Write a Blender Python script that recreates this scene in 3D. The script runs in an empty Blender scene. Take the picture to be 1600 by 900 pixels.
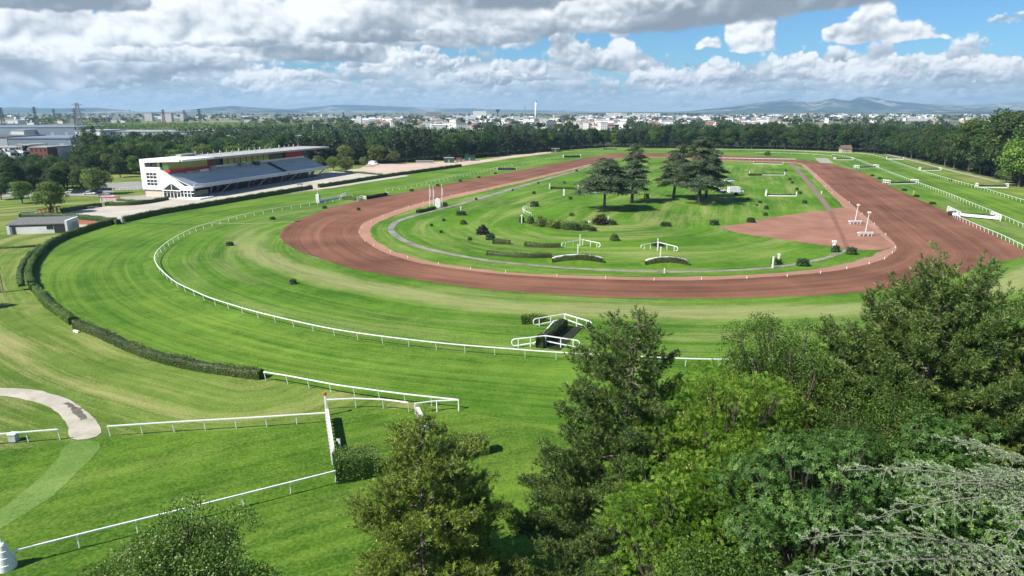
import bpy, bmesh, math, random
import numpy as np
from mathutils import Vector, Matrix
from mathutils.geometry import delaunay_2d_cdt
SC = bpy.context.scene
COL = SC.collection
R = math.radians
# ------------------------------------------------------------------ camera
H = 32.0; PITCH = R(14.6); FPX = 1067.0
cd = bpy.data.cameras.new('camera'); cam = bpy.data.objects.new('camera', cd); COL.objects.link(cam)
cam.location = (0, 0, H); cam.rotation_euler = (R(90) - PITCH, 0, 0)
cd.sensor_width = 36; cd.lens = 24; cd.clip_start = .5; cd.clip_end = 60000
SC.camera = cam
SC.view_settings.view_transform = 'Standard'; SC.view_settings.look = 'None'
SC.view_settings.gamma = 1; SC.view_settings.use_curve_mapping = False
EXPO = 0.78
SC.view_settings.exposure = EXPO
SC.render.engine = 'CYCLES'
SC.cycles.max_bounces = 6; SC.cycles.diffuse_bounces = 3; SC.cycles.glossy_bounces = 2
SC.cycles.transmission_bounces = 2; SC.cycles.transparent_max_bounces = 4; SC.cycles.volume_bounces = 0

def ray(px, py):
    """direction through a surveyed point of the 1600x900 view"""
    x = (px - 800) / FPX; v = (py - 450) / FPX
    return np.array([x, math.cos(PITCH) - v * math.sin(PITCH), -math.sin(PITCH) - v * math.cos(PITCH)])
def G(px, py, z=0.0):
    d = ray(px, py); t = (z - H) / d[2]
    return np.array([d[0] * t, d[1] * t, z])
def G2(px, py, z=0.0): return G(px, py, z)[:2]
def P(px, py, D):
    d = ray(px, py); t = D / d[1]
    return np.array([d[0] * t, D, H + d[2] * t])

# ------------------------------------------------------------------ sun
SUN_EL = R(45); sdir = np.array([-.87, -.50]); sdir /= np.linalg.norm(sdir)
sv = Vector((sdir[0] * math.cos(SUN_EL), sdir[1] * math.cos(SUN_EL), math.sin(SUN_EL)))
sl = bpy.data.lights.new('sun', 'SUN'); sl.energy = 5.0; sl.angle = R(.53); sl.color = (1, .955, .87)
so = bpy.data.objects.new('sun', sl); COL.objects.link(so); so.location = (-100, -60, 120)
so.rotation_euler = sv.to_track_quat('Z', 'Y').to_euler()

# ------------------------------------------------------------------ node helper
class N:
    def __init__(s, nt): s.nt = nt; s.n = nt.nodes; s.l = nt.links
    def add(s, t, **k):
        o = s.n.new(t)
        for a, b in k.items(): setattr(o, a, b)
        return o
    def put(s, sock, v):
        if isinstance(v, bpy.types.NodeSocket): s.l.new(v, sock)
        elif v is not None:
            if isinstance(v, (tuple, list)) and sock.type == 'RGBA' and len(v) == 3: v = (*v, 1)
            sock.default_value = v
    def m(s, op, a, b=None, c=None, clamp=False):
        o = s.add('ShaderNodeMath', operation=op); o.use_clamp = clamp
        for i, v in enumerate((a, b, c)):
            if v is not None: s.put(o.inputs[i], v)
        return o.outputs[0]
    def xyz(s, a, b, c):
        o = s.add('ShaderNodeCombineXYZ')
        for i, v in enumerate((a, b, c)): s.put(o.inputs[i], v)
        return o.outputs[0]
    def sep(s, v):
        o = s.add('ShaderNodeSeparateXYZ'); s.put(o.inputs[0], v); return o.outputs
    def noise(s, vec, scale, detail=3, rough=.5, dist=0, w=None):
        o = s.add('ShaderNodeTexNoise'); s.put(o.inputs['Vector'], vec)
        o.inputs['Scale'].default_value = scale; o.inputs['Detail'].default_value = detail
        o.inputs['Roughness'].default_value = rough; o.inputs['Distortion'].default_value = dist
        return o.outputs[0]
    def vor(s, vec, scale, feature='F1', detail=0, smooth=None):
        o = s.add('ShaderNodeTexVoronoi', feature=feature); s.put(o.inputs['Vector'], vec)
        o.inputs['Scale'].default_value = scale; o.inputs['Detail'].default_value = detail
        if smooth is not None: o.inputs['Smoothness'].default_value = smooth
        return o.outputs[0]
    def rng(s, v, a, b, c=0., d=1., smooth=False):
        o = s.add('ShaderNodeMapRange'); o.interpolation_type = 'SMOOTHSTEP' if smooth else 'LINEAR'
        for i, x in enumerate((v, a, b, c, d)): s.put(o.inputs[i], x)
        return o.outputs[0]
    def mix(s, f, a, b, mode='MIX'):
        o = s.add('ShaderNodeMix', data_type='RGBA', blend_type=mode); o.clamp_factor = True
        s.put(o.inputs[0], f); s.put(o.inputs[6], a); s.put(o.inputs[7], b); return o.outputs[2]
    def attr(s, name, out=2):
        o = s.add('ShaderNodeAttribute', attribute_name=name); return o.outputs[out]

# ------------------------------------------------------------------ cumulus field, computed by direction (azimuth, elevation)
def cloud_field():
    rg = np.random.default_rng(12); S = 1024
    def perlin(fr):
        a = rg.uniform(0, 2 * np.pi, (fr, fr)); gx, gy = np.cos(a), np.sin(a); t = np.arange(S) / S * fr; i = t.astype(int); f = t - i
        u = f * f * f * (f * (f * 6 - 15) + 10); i1 = (i + 1) % fr; out = 0
        def dot(ii, jj, fx, fy): return gx[np.ix_(jj, ii)] * fx[None] + gy[np.ix_(jj, ii)] * fy[:, None]
        a00 = dot(i, i, f, f); a10 = dot(i1, i, f - 1, f); a01 = dot(i, i1, f, f - 1); a11 = dot(i1, i1, f - 1, f - 1)
        return (a00 * (1 - u[None]) + a10 * u[None]) * (1 - u[:, None]) + (a01 * (1 - u[None]) + a11 * u[None]) * u[:, None]
    fb = 0; bl = 0; lw = 0; am = 1.; ab = 1.
    for o in range(6):
        p = perlin(4 * 2 ** o); fb = fb + p * am; bl = bl + np.sqrt(p * p + .004) * ab; am *= .5; ab *= .52
        if o < 4: lw = lw + np.sqrt(p * p + .01) * ab * (1.4 if o < 2 else .8)
    fb = fb / fb.std() * .25; bl = (bl - bl.mean()) / bl.std() * .25; lw = (lw - lw.mean()) / lw.std() * .25
    def samp(T, x, y):
        x = (x % 1) * S; y = (y % 1) * S; i = x.astype(int); j = y.astype(int); fx = x - i; fy = y - j; i %= S; j %= S; i1 = (i + 1) % S; j1 = (j + 1) % S
        return (T[j, i] * (1 - fx) + T[j, i1] * fx) * (1 - fy) + (T[j1, i] * (1 - fx) + T[j1, i1] * fx) * fy
    Wd, Ht = 2640, 660; A0, A1, E0, E1 = -60., 60., -1., 32.
    X, Y = np.meshgrid(np.linspace(A0, A1, Wd), np.linspace(E0, E1, Ht)); X = X.astype(np.float32); Y = Y.astype(np.float32)
    C = np.zeros((Ht, Wd, 3)); Al = np.zeros((Ht, Wd))
    ss = lambda v, a, b: (lambda t: t * t * (3 - 2 * t))(np.clip((v - a) / (b - a), 0, 1))
    ramp_p = np.array([0, .28, .52, .75, 1.]); ramp_c = np.array([(.235, .275, .325), (.33, .375, .425), (.50, .55, .60), (.74, .775, .80), (.93, .945, .945)])
    def paint(r0, r1, alpha, light, far, c0=0, c1=Wd):
        light = np.clip(light, 0, 1); c = np.stack([np.interp(light, ramp_p, ramp_c[:, k]) for k in range(3)], -1)
        hz = np.array([.30, .45, .54]) * (1 - light[..., None]) + np.array([.58, .70, .76]) * light[..., None]; c = c * (1 - far) + hz * far
        a = alpha[..., None]; C[r0:r1, c0:c1] = C[r0:r1, c0:c1] * (1 - a) + c * a; Al[r0:r1, c0:c1] = Al[r0:r1, c0:c1] * (1 - alpha) + alpha
    def rows(a, b): return max(0, int((a - E0) / (E1 - E0) * Ht)), min(Ht, int((b - E0) / (E1 - E0) * Ht) + 2)
    # veil of the farthest clouds
    r0, r1 = rows(-1, 3.4); n = samp(fb, X[r0:r1] / 40, Y[r0:r1] / 9); paint(r0, r1, ss(2.6 - Y[r0:r1] + n * 1.6, -.2, 1.6) * .96, .62 + n * .7, .85)
    base = [.28, .45, .62, .80, 1.0, 1.22, 1.48, 1.78, 2.1, 2.45, 2.85, 3.3] 
    for k, b in enumerate(base):
        th = .62 * b + .34; r0, r1 = rows(b - .5 * th, b + th * 2.4); x, y = X[r0:r1], Y[r0:r1]; sc = 1 / (13. * th); ox, oy = rg.uniform(0, 1, 2)
        cov = .10 if b < 1.6 else .04 - (b - 1.6) * .085; cov = cov + .05 * ss(-x, 5, 25) 
        hgt = samp(fb, x * sc * .9 + ox, np.full_like(y, oy)) + samp(fb, x * sc * 3.1 + oy, np.full_like(y, ox)) * .5 + cov
        top = b + th * 2.1 * np.tanh(np.clip(hgt + .12, -.3, 1.0) * 1.6) / 1.9
        bb = samp(bl, x * sc * 1.7 + ox, y * sc * 2.1 + oy); l1 = samp(lw, x * sc * 1.7 + ox, y * sc * 2.1 + oy); b2 = samp(lw, (x - .16 * th) * sc * 1.7 + ox, (y + .30 * th) * sc * 2.1 + oy)
        body = np.minimum((top - y) / th, (y - b + .12 * th) / (.30 * th)) + bb * .85
        al = ss(body, .0, .26); rel = (y - b) / (th * 1.0)
        lt = .26 + .50 * np.clip(rel, -.3, 1.4) + (l1 - b2) * .60 + bb * .14 + samp(fb, x / 30, y / 9) * .35 - .16 * np.clip((top - y) / th - .8, 0, 1.5)
        paint(r0, r1, al * .97, lt + .16, float(np.interp(b, [.2, 1.2, 3.3], [.80, .50, .12])))
    # unseen high cover above the frame, kept thin to lower the ambient fill
    for b in (11., 14., 18., 23.):
        th = .45 * b; r0, r1 = rows(b - 1, b + th * 1.6); x, y = X[r0:r1], Y[r0:r1]; ox = rg.random()
        n = samp(fb, x / 60 + ox, y / 35 + ox) + samp(bl, x / 25 + ox, y / 16) * .4; e = np.minimum(1, np.minimum((y - b) / 1.2, (b + th * 1.5 - y) / 2)); paint(r0, r1, ss(n + e * .3, .48, .66), .45 + n * .5 + .2 * (y - b) / th, 0.)
    # the day's larger clouds, each a heap of puffs: (px, py, rx, ry); base = level underside
    def hero(puffs, base_py, soft=.25, amp=.55, nscale=9., light=.0, tilt=0., dark=.55, shade_h=None, wisps=0., far=.05, alpha=1.):
        P_ = []
        for (px, py, rx, ry) in puffs:
            d = ray(px, py); d /= np.linalg.norm(d); P_.append((math.degrees(math.atan2(d[0], d[1])), math.degrees(math.asin(d[2])), rx / 18.6 * .93, ry / 18.6))
        xs_ = [p[0] for p in P_]; xa = min(p[0] - p[2] * 1.7 for p in P_); xb = max(p[0] + p[2] * 1.7 for p in P_); ya = min(p[1] - p[3] * 1.7 for p in P_); yb = max(p[1] + p[3] * 1.7 for p in P_)
        r0, r1 = rows(ya, yb); c0 = max(0, int((xa - A0) / (A1 - A0) * Wd)); c1 = min(Wd, int((xb - A0) / (A1 - A0) * Wd) + 2); x, y = X[r0:r1, c0:c1], Y[r0:r1, c0:c1]
        f = np.full(x.shape, -9.); topv = np.zeros(x.shape); wsum = np.zeros(x.shape) + 1e-6
        for (cx, cy, rx, ry) in P_:
            q = 1 - np.sqrt(((x - cx) / rx) ** 2 + ((y - cy) / ry) ** 2); f = np.maximum(f, q) + .12 * np.exp(-8 * np.abs(f - q)); w = np.exp(np.clip(q, -3, 1) * 4); topv += w * ((y - cy) / ry - .35 * (x - cx) / rx); wsum += w
        rel = topv / wsum
        bx, l1, by = samp(bl, x / nscale / 1.25, y / nscale), samp(lw, x / nscale / 1.25, y / nscale), samp(lw, (x - .22 * nscale / 9) / nscale / 1.25, (y + .42 * nscale / 9) / nscale); fine = samp(bl, x / nscale * 2.6, y / nscale * 3.1)
        fld = f + bx * amp + fine * amp * .30
        if base_py is not None:
            yb_ = (172 - base_py) / 18.6; fld = np.minimum(fld, (y - yb_) / (.5) + bx * .5 + tilt * x * 0)
        al = ss(fld, .0, soft) * alpha
        lt = dark + .36 * rel + (l1 - by) * .50 + bx * .10 + fine * .04 + samp(fb, x / 22 + .3, y / 13) * .45 + .07 + light - .10 * np.clip(f, 0, 1)
        if wisps: al = al * (1 - wisps * ss(samp(fb, x / 14, y / 9), .0, .4))
        paint(r0, r1, al, lt, far, c0, c1)
    hero([(60, 128, 130, 12), (170, 120, 100, 12), (20, 110, 70, 14)], None, light=-.14, nscale=5)
    hero([(345, 101, 60, 12), (390, 130, 45, 12), (430, 118, 50, 12)], None, light=.12, nscale=4)
    hero([(480, 120, 40, 10), (600, 106, 32, 11), (640, 92, 40, 18), (690, 100, 28, 14), (672, 80, 20, 12)], None, nscale=4.5, light=.02)
    hero([(895, 85, 45, 22), (880, 62, 24, 16), (930, 96, 45, 14), (820, 106, 60, 13), (980, 104, 45, 10)], None, nscale=7, light=.0, amp=.4)
    hero([(1108, 73, 22, 13)], 88, nscale=5, light=.06, amp=.3); hero([(1172, 62, 38, 30), (1192, 40, 22, 16), (1150, 50, 20, 20), (1178, 78, 36, 14)], 94, nscale=6.5, light=.16, amp=.32)
    hero([(1365, 34, 32, 32), (1348, 52, 40, 22), (1405, 56, 50, 18), (1330, 66, 50, 13), (1440, 66, 46, 12), (1310, 50, 26, 12)], 86, nscale=7, light=.12, amp=.40)
    hero([(1590, 48, 36, 18), (1575, 36, 22, 10)], 70, nscale=4.5, light=-.08, alpha=.85); hero([(1520, 68, 24, 6)], None, nscale=3, light=-.1, alpha=.5)
    hero([(1240, 104, 30, 17), (1262, 96, 22, 16), (1300, 112, 60, 18), (1420, 104, 40, 17), (1480, 108, 60, 15), (1560, 106, 55, 16), (1370, 116, 50, 14)], None, nscale=4.2, light=.12)
    hero([(1040, 122, 60, 15), (1130, 118, 55, 16), (760, 122, 60, 14)], None, nscale=4.2, light=.10)
    # left bank, many overlapping heaps
    hero([(40, 55, 130, 62), (-60, 60, 140, 70), (150, 70, 110, 44), (250, 60, 90, 46), (330, 70, 110, 40), (200, 98, 150, 18)], None, nscale=10, light=.07, amp=.45)
    hero([(270, 34, 70, 36), (360, 30, 100, 46), (460, 40, 90, 42), (540, 30, 110, 46), (410, 66, 120, 26), (640, 20, 120, 36)], None, nscale=11, light=.19, amp=.40)
    hero([(110, 92, 120, 22), (250, 90, 110, 15), (0, 96, 90, 22)], 112, nscale=6, light=-.03, amp=.5)
    hero([(400, 74, 90, 13), (330, 76, 80, 11)], 90, nscale=6, light=-.18, amp=.4, dark=.4)
    hero([(540, 86, 58, 20), (575, 78, 36, 20), (500, 92, 60, 12), (470, 80, 80, 12)], 106, nscale=9, light=-.24, amp=.32, dark=.45)
    hero([(600, 40, 110, 34), (760, 40, 130, 34), (700, 52, 110, 22), (860, 20, 150, 34)], None, nscale=12, light=.02, amp=.32, dark=.5)
    hero([(560, 57, 80, 11), (640, 56, 70, 10)], None, nscale=7, light=-.22, amp=.4, dark=.42)
    hero([(800, 10, 110, 34), (930, 14, 110, 38), (720, 8, 110, 26), (830, 32, 80, 20)], None, nscale=11, light=.12, amp=.35)
    hero([(760, 60, 80, 16), (700, 56, 60, 12)], 78, nscale=9, light=-.22, amp=.3, dark=.42)
    hero([(1010, 24, 130, 27), (1100, 16, 160, 24), (960, 36, 60, 16), (1210, 6, 150, 15), (1300, -2, 110, 13), (900, -10, 300, 26), (1100, -30, 340, 32)], None, nscale=15, light=-.18, amp=.22, dark=.47, soft=.3)
    hero([(930, 20, 70, 24), (1000, 8, 90, 14)], None, nscale=7, light=.02, amp=.3, alpha=.8)
    hero([(90, -4, 130, 16), (10, 0, 80, 12)], None, nscale=8, light=-.22, amp=.25, dark=.46)
    return C, Al, (A0, A1, E0, E1)

def world():
    w = bpy.data.worlds.new('World'); SC.world = w; w.use_nodes = True
    nt = w.node_tree; nt.nodes.clear(); n = N(nt)
    sky = n.add('ShaderNodeTexSky', sky_type='NISHITA'); sky.sun_disc = False
    sky.sun_elevation = SUN_EL; sky.sun_rotation = math.atan2(sdir[0], sdir[1]); sky.dust_density = .1; sky.ozone_density = 3.0; sky.air_density = 1.0
    bg = n.add('ShaderNodeBackground'); bg.inputs[1].default_value = .085
    n.l.new(n.mix(1.0, sky.outputs[0], (.36, .60, .80), 'MULTIPLY'), bg.inputs[0])
    C, Al, (a0, a1, e0, e1) = cloud_field(); h_, w_ = Al.shape
    im = bpy.data.images.new('cumulus_field', w_, h_, alpha=True, float_buffer=True); im.colorspace_settings.name = 'Non-Color'; im.alpha_mode = 'CHANNEL_PACKED'
    buf = np.empty((h_, w_, 4), np.float32); buf[..., :3] = C / np.maximum(Al, 1e-3)[..., None]; buf[..., 3] = Al; im.pixels.foreach_set(buf.ravel()); im.update(); im.pack()
    tc = n.add('ShaderNodeTexCoord'); x, y, z = n.sep(tc.outputs['Generated'])
    az = n.m('ARCTAN2', x, y); el = n.m('ARCSINE', z)
    u = n.m('PINGPONG', n.m('DIVIDE', n.m('SUBTRACT', az, R(a0)), R(a1 - a0)), 1.0); v = n.m('DIVIDE', n.m('SUBTRACT', el, R(e0)), R(e1 - e0))
    t = n.add('ShaderNodeTexImage'); t.image = im; t.extension = 'EXTEND'; t.interpolation = 'Cubic'; n.l.new(n.xyz(u, v, 0.0), t.inputs[0])
    a = n.m('MULTIPLY', t.outputs['Alpha'], n.rng(el, R(28), R(31), 1, 0))
    cb = n.add('ShaderNodeBackground'); n.l.new(t.outputs['Color'], cb.inputs[0]); cb.inputs[1].default_value = 1.2 / 2 ** EXPO
    ms = n.add('ShaderNodeMixShader'); n.l.new(a, ms.inputs[0]); n.l.new(bg.outputs[0], ms.inputs[1]); n.l.new(cb.outputs[0], ms.inputs[2])
    out = n.add('ShaderNodeOutputWorld'); n.l.new(ms.outputs[0], out.inputs[0])
    w.cycles.sampling_method = 'MANUAL'; w.cycles.sample_map_resolution = 512
world()

# ------------------------------------------------------------------ materials
MATS = {}
def mat(name, col, rough=.7, var=.25, scale=1.5, metal=0, col2=None, bump=0, spec=.3, obj_rand=0, detail=4, stretch=None, coord='Object'):
    """plain surface with wear: two tones by noise"""
    if name in MATS: return MATS[name]
    m = bpy.data.materials.new(name); m.use_nodes = True; n = N(m.node_tree); b = m.node_tree.nodes['Principled BSDF']
    tc = n.add('ShaderNodeTexCoord').outputs[coord]
    if stretch:
        x, y, z = n.sep(tc); tc = n.xyz(n.m('MULTIPLY', x, stretch[0]), n.m('MULTIPLY', y, stretch[1]), n.m('MULTIPLY', z, stretch[2]))
    f = n.rng(n.noise(tc, scale, detail, .6), .3, .7)
    c2 = col2 or tuple(c * (1 - var) for c in col)
    c = n.mix(f, c2, col)
    if obj_rand:
        r = n.add('ShaderNodeObjectInfo').outputs['Random']
        c = n.mix(n.m('MULTIPLY', r, obj_rand), c, tuple(x * .45 for x in col))
    n.l.new(c, b.inputs['Base Color']); b.inputs['Roughness'].default_value = rough; b.inputs['Metallic'].default_value = metal
    b.inputs['Specular IOR Level'].default_value = spec
    if bump:
        bp = n.add('ShaderNodeBump'); bp.inputs['Strength'].default_value = bump; bp.inputs['Distance'].default_value = .05
        n.l.new(n.noise(tc, scale * 4, 4), bp.inputs['Height']); n.l.new(bp.outputs[0], b.inputs['Normal'])
    MATS[name] = m; return m

def leaf_mat(name, cols, trans=.35, rough=.55, obj_var=.35, tcol=None, spec=.35):
    """leaves: colour by each leaf's own random attribute and by tree"""
    m = bpy.data.materials.new(name); m.use_nodes = True; nt = m.node_tree; n = N(nt); b = nt.nodes['Principled BSDF']
    r = n.attr('rnd'); cr = n.add('ShaderNodeValToRGB'); n.l.new(r, cr.inputs[0]); e = cr.color_ramp.elements
    e[0].position = 0; e[0].color = (*cols[0], 1); e[1].position = 1; e[1].color = (*cols[-1], 1)
    for i, c in enumerate(cols[1:-1]): k = e.new((i + 1) / (len(cols) - 1)); k.color = (*c, 1)
    oi = n.add('ShaderNodeObjectInfo').outputs['Random']
    hs = n.add('ShaderNodeHueSaturation'); n.l.new(cr.outputs[0], hs.inputs['Color'])
    n.l.new(n.rng(oi, 0, 1, 1 - obj_var, 1 + obj_var), hs.inputs['Value'])
    n.l.new(n.rng(n.m('FRACT', n.m('MULTIPLY', oi, 7.31)), 0, 1, .5 - .035 * obj_var / .35, .5 + .022 * obj_var / .35), hs.inputs['Hue'])
    n.l.new(n.rng(n.m('FRACT', n.m('MULTIPLY', oi, 3.7)), 0, 1, 1 - .3 * obj_var, 1 + .15 * obj_var), hs.inputs['Saturation'])
    n.l.new(hs.outputs[0], b.inputs['Base Color']); b.inputs['Roughness'].default_value = rough; b.inputs['Specular IOR Level'].default_value = spec
    tr = n.add('ShaderNodeBsdfTranslucent')
    n.l.new(n.mix(1., hs.outputs[0], tcol or (1.5, 1.5, .7), 'MULTIPLY'), tr.inputs[0])
    mx = n.add('ShaderNodeMixShader'); mx.inputs[0].default_value = trans
    n.l.new(b.outputs[0], mx.inputs[1]); n.l.new(tr.outputs[0], mx.inputs[2]); n.l.new(mx.outputs[0], nt.nodes['Material Output'].inputs[0])
    return m

def grass_mat(name, dark, light, dry, dry_amt=.5, stripe=1., sfreq=1., dryband=None, dfield='d', fine=1., tone=None):
    """mown grass: cutting lanes follow the distance field d (metres from a rail or hedge)"""
    m = bpy.data.materials.new(name); m.use_nodes = True; n = N(m.node_tree); b = m.node_tree.nodes['Principled BSDF']
    pos = n.add('ShaderNodeNewGeometry').outputs['Position']; x, y, z = n.sep(pos); d = n.attr(dfield)
    lane = n.noise(n.xyz(n.m('MULTIPLY', d, .42 * sfreq), n.m('MULTIPLY', x, .006), n.m('MULTIPLY', y, .006)), 1, 3, .65)
    thin = n.noise(n.xyz(n.m('MULTIPLY', d, 1.7 * sfreq), n.m('MULTIPLY', x, .02), n.m('MULTIPLY', y, .02)), 1, 3, .7)
    patch = n.noise(pos, .035, 5, .6); clod = n.noise(pos, .35, 4, .65); fin = n.noise(pos, 3.2, 3, .75)
    streak = n.noise(n.xyz(n.m('MULTIPLY', d, .9), n.m('MULTIPLY', x, .09), n.m('MULTIPLY', y, .09)), 1, 4, .7)
    f = n.m('MULTIPLY_ADD', n.m('SUBTRACT', lane, .5), 1.6 * stripe, .42)
    f = n.m('MULTIPLY_ADD', n.m('SUBTRACT', thin, .5), 1.05 * stripe, f)
    f = n.m('MULTIPLY_ADD', n.m('SUBTRACT', streak, .5), .55, f)
    f = n.m('MULTIPLY_ADD', n.m('SUBTRACT', patch, .5), 2.0, f)
    f = n.m('MULTIPLY_ADD', n.m('SUBTRACT', clod, .5), 1.0, f)
    f = n.m('MULTIPLY_ADD', n.m('SUBTRACT', fin, .5), 1.3 * fine, f, clamp=True)
    c = n.mix(f, dark, light)
    dn = n.noise(n.xyz(n.m('MULTIPLY', d, .16), n.m('MULTIPLY', x, .022), n.m('MULTIPLY', y, .022)), 1, 5, .68, .2)
    dry_f = n.rng(n.m('MULTIPLY_ADD', n.m('SUBTRACT', fin, .5), .3, n.m('MULTIPLY_ADD', n.m('SUBTRACT', thin, .5), .25, dn)), .46, .70, 0, dry_amt)
    if dryband:
        lo, hi, amt, fx = dryband
        d2 = n.attr('d2'); wob = n.m('MULTIPLY_ADD', n.m('SUBTRACT', n.noise(pos, .05, 4, .6), .5), 9, d2)
        bf = n.m('MULTIPLY', n.rng(wob, lo - 2.2, lo + 1.6, smooth=True), n.rng(wob, hi - 2, hi + 3, 1, 0, smooth=True))
        bf = n.m('MULTIPLY', bf, n.rng(y, fx[0], fx[1], 1, 0))
        bf = n.m('MULTIPLY', bf, n.rng(n.m('ADD', n.m('MULTIPLY', fin, .45), n.m('MULTIPLY', streak, .75)), .38, .72, .25, amt))
        dry_f = n.m('MAXIMUM', dry_f, bf)
    c = n.mix(dry_f, c, dry)
    n.l.new(c, b.inputs['Base Color']); b.inputs['Roughness'].default_value = .9; b.inputs['Specular IOR Level'].default_value = .1
    b.inputs['Sheen Weight'].default_value = 0.0
    bp = n.add('ShaderNodeBump'); bp.inputs['Strength'].default_value = .6; bp.inputs['Distance'].default_value = .12
    n.l.new(n.m('ADD', fin, n.m('MULTIPLY', clod, .8)), bp.inputs['Height']); n.l.new(bp.outputs[0], b.inputs['Normal'])
    return m

# ------------------------------------------------------------------ objects
def tag(o, label=None, cat=None, group=None, kind=None):
    if label: o['label'] = label
    if cat: o['category'] = cat
    if group: o['group'] = group
    if kind: o['kind'] = kind
    return o
def empty(name, loc, rz=0):
    o = bpy.data.objects.new(name, None); COL.objects.link(o); o.location = tuple(loc) if len(loc) == 3 else (loc[0], loc[1], 0)
    o.rotation_euler = (0, 0, rz); o.empty_display_size = .2; return o
def thing(name, label, cat, loc=(0, 0, 0), rz=0, group=None): return tag(empty(name, loc, rz), label, cat, group)
def nmesh(name, V, F, m, parent=None, rnd=None, smooth=False, attrs=None):
    """numpy mesh; F is (k,3) or (k,4) or a list of such arrays"""
    Fs = F if isinstance(F, list) else [F]
    me = bpy.data.meshes.new(name); V = np.asarray(V, np.float32)
    me.vertices.add(len(V)); me.vertices.foreach_set('co', V.ravel())
    idx = np.concatenate([f.ravel() for f in Fs]).astype(np.int32)
    cnt = np.concatenate([np.full(len(f), f.shape[1]) for f in Fs]); st = np.concatenate([[0], np.cumsum(cnt)[:-1]])
    me.loops.add(len(idx)); me.loops.foreach_set('vertex_index', idx)
    me.polygons.add(len(cnt)); me.polygons.foreach_set('loop_start', st.astype(np.int32))
    try: me.polygons.foreach_set('loop_total', cnt.astype(np.int32))
    except Exception: pass
    if smooth: me.polygons.foreach_set('use_smooth', np.ones(len(cnt), bool))
    me.update(calc_edges=True)
    if rnd is not None:
        a = me.attributes.new('rnd', 'FLOAT', 'FACE'); a.data.foreach_set('value', np.asarray(rnd, np.float32))
    for k, v in (attrs or {}).items():
        a = me.attributes.new(k, 'FLOAT', 'POINT'); a.data.foreach_set('value', np.asarray(v, np.float32))
    me.materials.append(m)
    o = bpy.data.objects.new(name, me); COL.objects.link(o)
    if parent: o.parent = parent
    return o
class MB:
    """collects simple shapes into one mesh"""
    def __init__(s): s.v = []; s.f = []
    def _add(s, vs, fs):
        k = len(s.v); s.v += [tuple(v) for v in vs]; s.f += [tuple(i + k for i in f) for f in fs]; return s
    def box(s, x0, x1, y0, y1, z0, z1):
        return s._add([(x0, y0, z0), (x1, y0, z0), (x1, y1, z0), (x0, y1, z0), (x0, y0, z1), (x1, y0, z1), (x1, y1, z1), (x0, y1, z1)],
                      [(3, 2, 1, 0), (4, 5, 6, 7), (0, 1, 5, 4), (1, 2, 6, 5), (2, 3, 7, 6), (3, 0, 4, 7)])
    def bar(s, a, b, w=.1, h=None, up=(0, 0, 1)):
        a = Vector(a); b = Vector(b); h = h or w; d = (b - a).normalized(); u = Vector(up)
        if abs(d.dot(u)) > .98: u = Vector((1, 0, 0))
        sd = d.cross(u).normalized(); up2 = sd.cross(d).normalized(); vs = []
        for p in (a, b):
            for i, j in ((-1, -1), (1, -1), (1, 1), (-1, 1)): vs.append(p + sd * (w / 2 * i) + up2 * (h / 2 * j))
        return s._add(vs, [(0, 1, 2, 3), (7, 6, 5, 4), (0, 4, 5, 1), (1, 5, 6, 2), (2, 6, 7, 3), (3, 7, 4, 0)])
    def path(s, pts, w, h=None):
        """continuous bar along a polyline"""
        h = h or w; P_ = [Vector(p) for p in pts]; k0 = len(s.v); n_ = len(P_)
        for i, p in enumerate(P_):
            d = (P_[min(i + 1, n_ - 1)] - P_[max(i - 1, 0)]).normalized()
            u = Vector((0, 0, 1)) if abs(d.z) < .95 else Vector((1, 0, 0))
            sd = d.cross(u).normalized(); up = sd.cross(d).normalized()
            for a, b in ((-1, -1), (1, -1), (1, 1), (-1, 1)): s.v.append(tuple(p + sd * (w / 2 * a) + up * (h / 2 * b)))
        for i in range(n_ - 1):
            for j in range(4):
                q = k0 + i * 4; s.f.append((q + j, q + (j + 1) % 4, q + 4 + (j + 1) % 4, q + 4 + j))
        s.f.append((k0 + 3, k0 + 2, k0 + 1, k0)); e = k0 + (n_ - 1) * 4; s.f.append((e, e + 1, e + 2, e + 3)); return s
    def lathe(s, prof, n=12, c=(0, 0, 0)):
        k0 = len(s.v)
        for r, z in prof:
            for i in range(n): a = 2 * math.pi * i / n; s.v.append((c[0] + r * math.cos(a), c[1] + r * math.sin(a), c[2] + z))
        for j in range(len(prof) - 1):
            for i in range(n):
                q = k0 + j * n; s.f.append((q + i, q + (i + 1) % n, q + n + (i + 1) % n, q + n + i))
        s.f.append(tuple(k0 + i for i in range(n))[::-1]); e = k0 + (len(prof) - 1) * n; s.f.append(tuple(e + i for i in range(n))); return s
    def prism(s, poly, axis, a, b):
        """poly 2D extruded along axis from a to b"""
        k0 = len(s.v); n_ = len(poly)
        for t in (a, b):
            for p, q in poly: s.v.append({'x': (t, p, q), 'y': (p, t, q), 'z': (p, q, t)}[axis])
        s.f.append(tuple(range(k0, k0 + n_))[::-1]); s.f.append(tuple(range(k0 + n_, k0 + 2 * n_)))
        for i in range(n_): j = (i + 1) % n_; s.f.append((k0 + i, k0 + j, k0 + n_ + j, k0 + n_ + i))
        return s
    def build(s, name, m, parent=None, smooth=False):
        me = bpy.data.meshes.new(name); me.from_pydata(s.v, [], s.f)
        bm = bmesh.new(); bm.from_mesh(me); bmesh.ops.recalc_face_normals(bm, faces=bm.faces); bm.to_mesh(me); bm.free()
        if smooth: me.polygons.foreach_set('use_smooth', np.ones(len(me.polygons), bool))
        me.materials.append(m); o = bpy.data.objects.new(name, me); COL.objects.link(o)
        if parent: o.parent = parent
        return o
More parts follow.
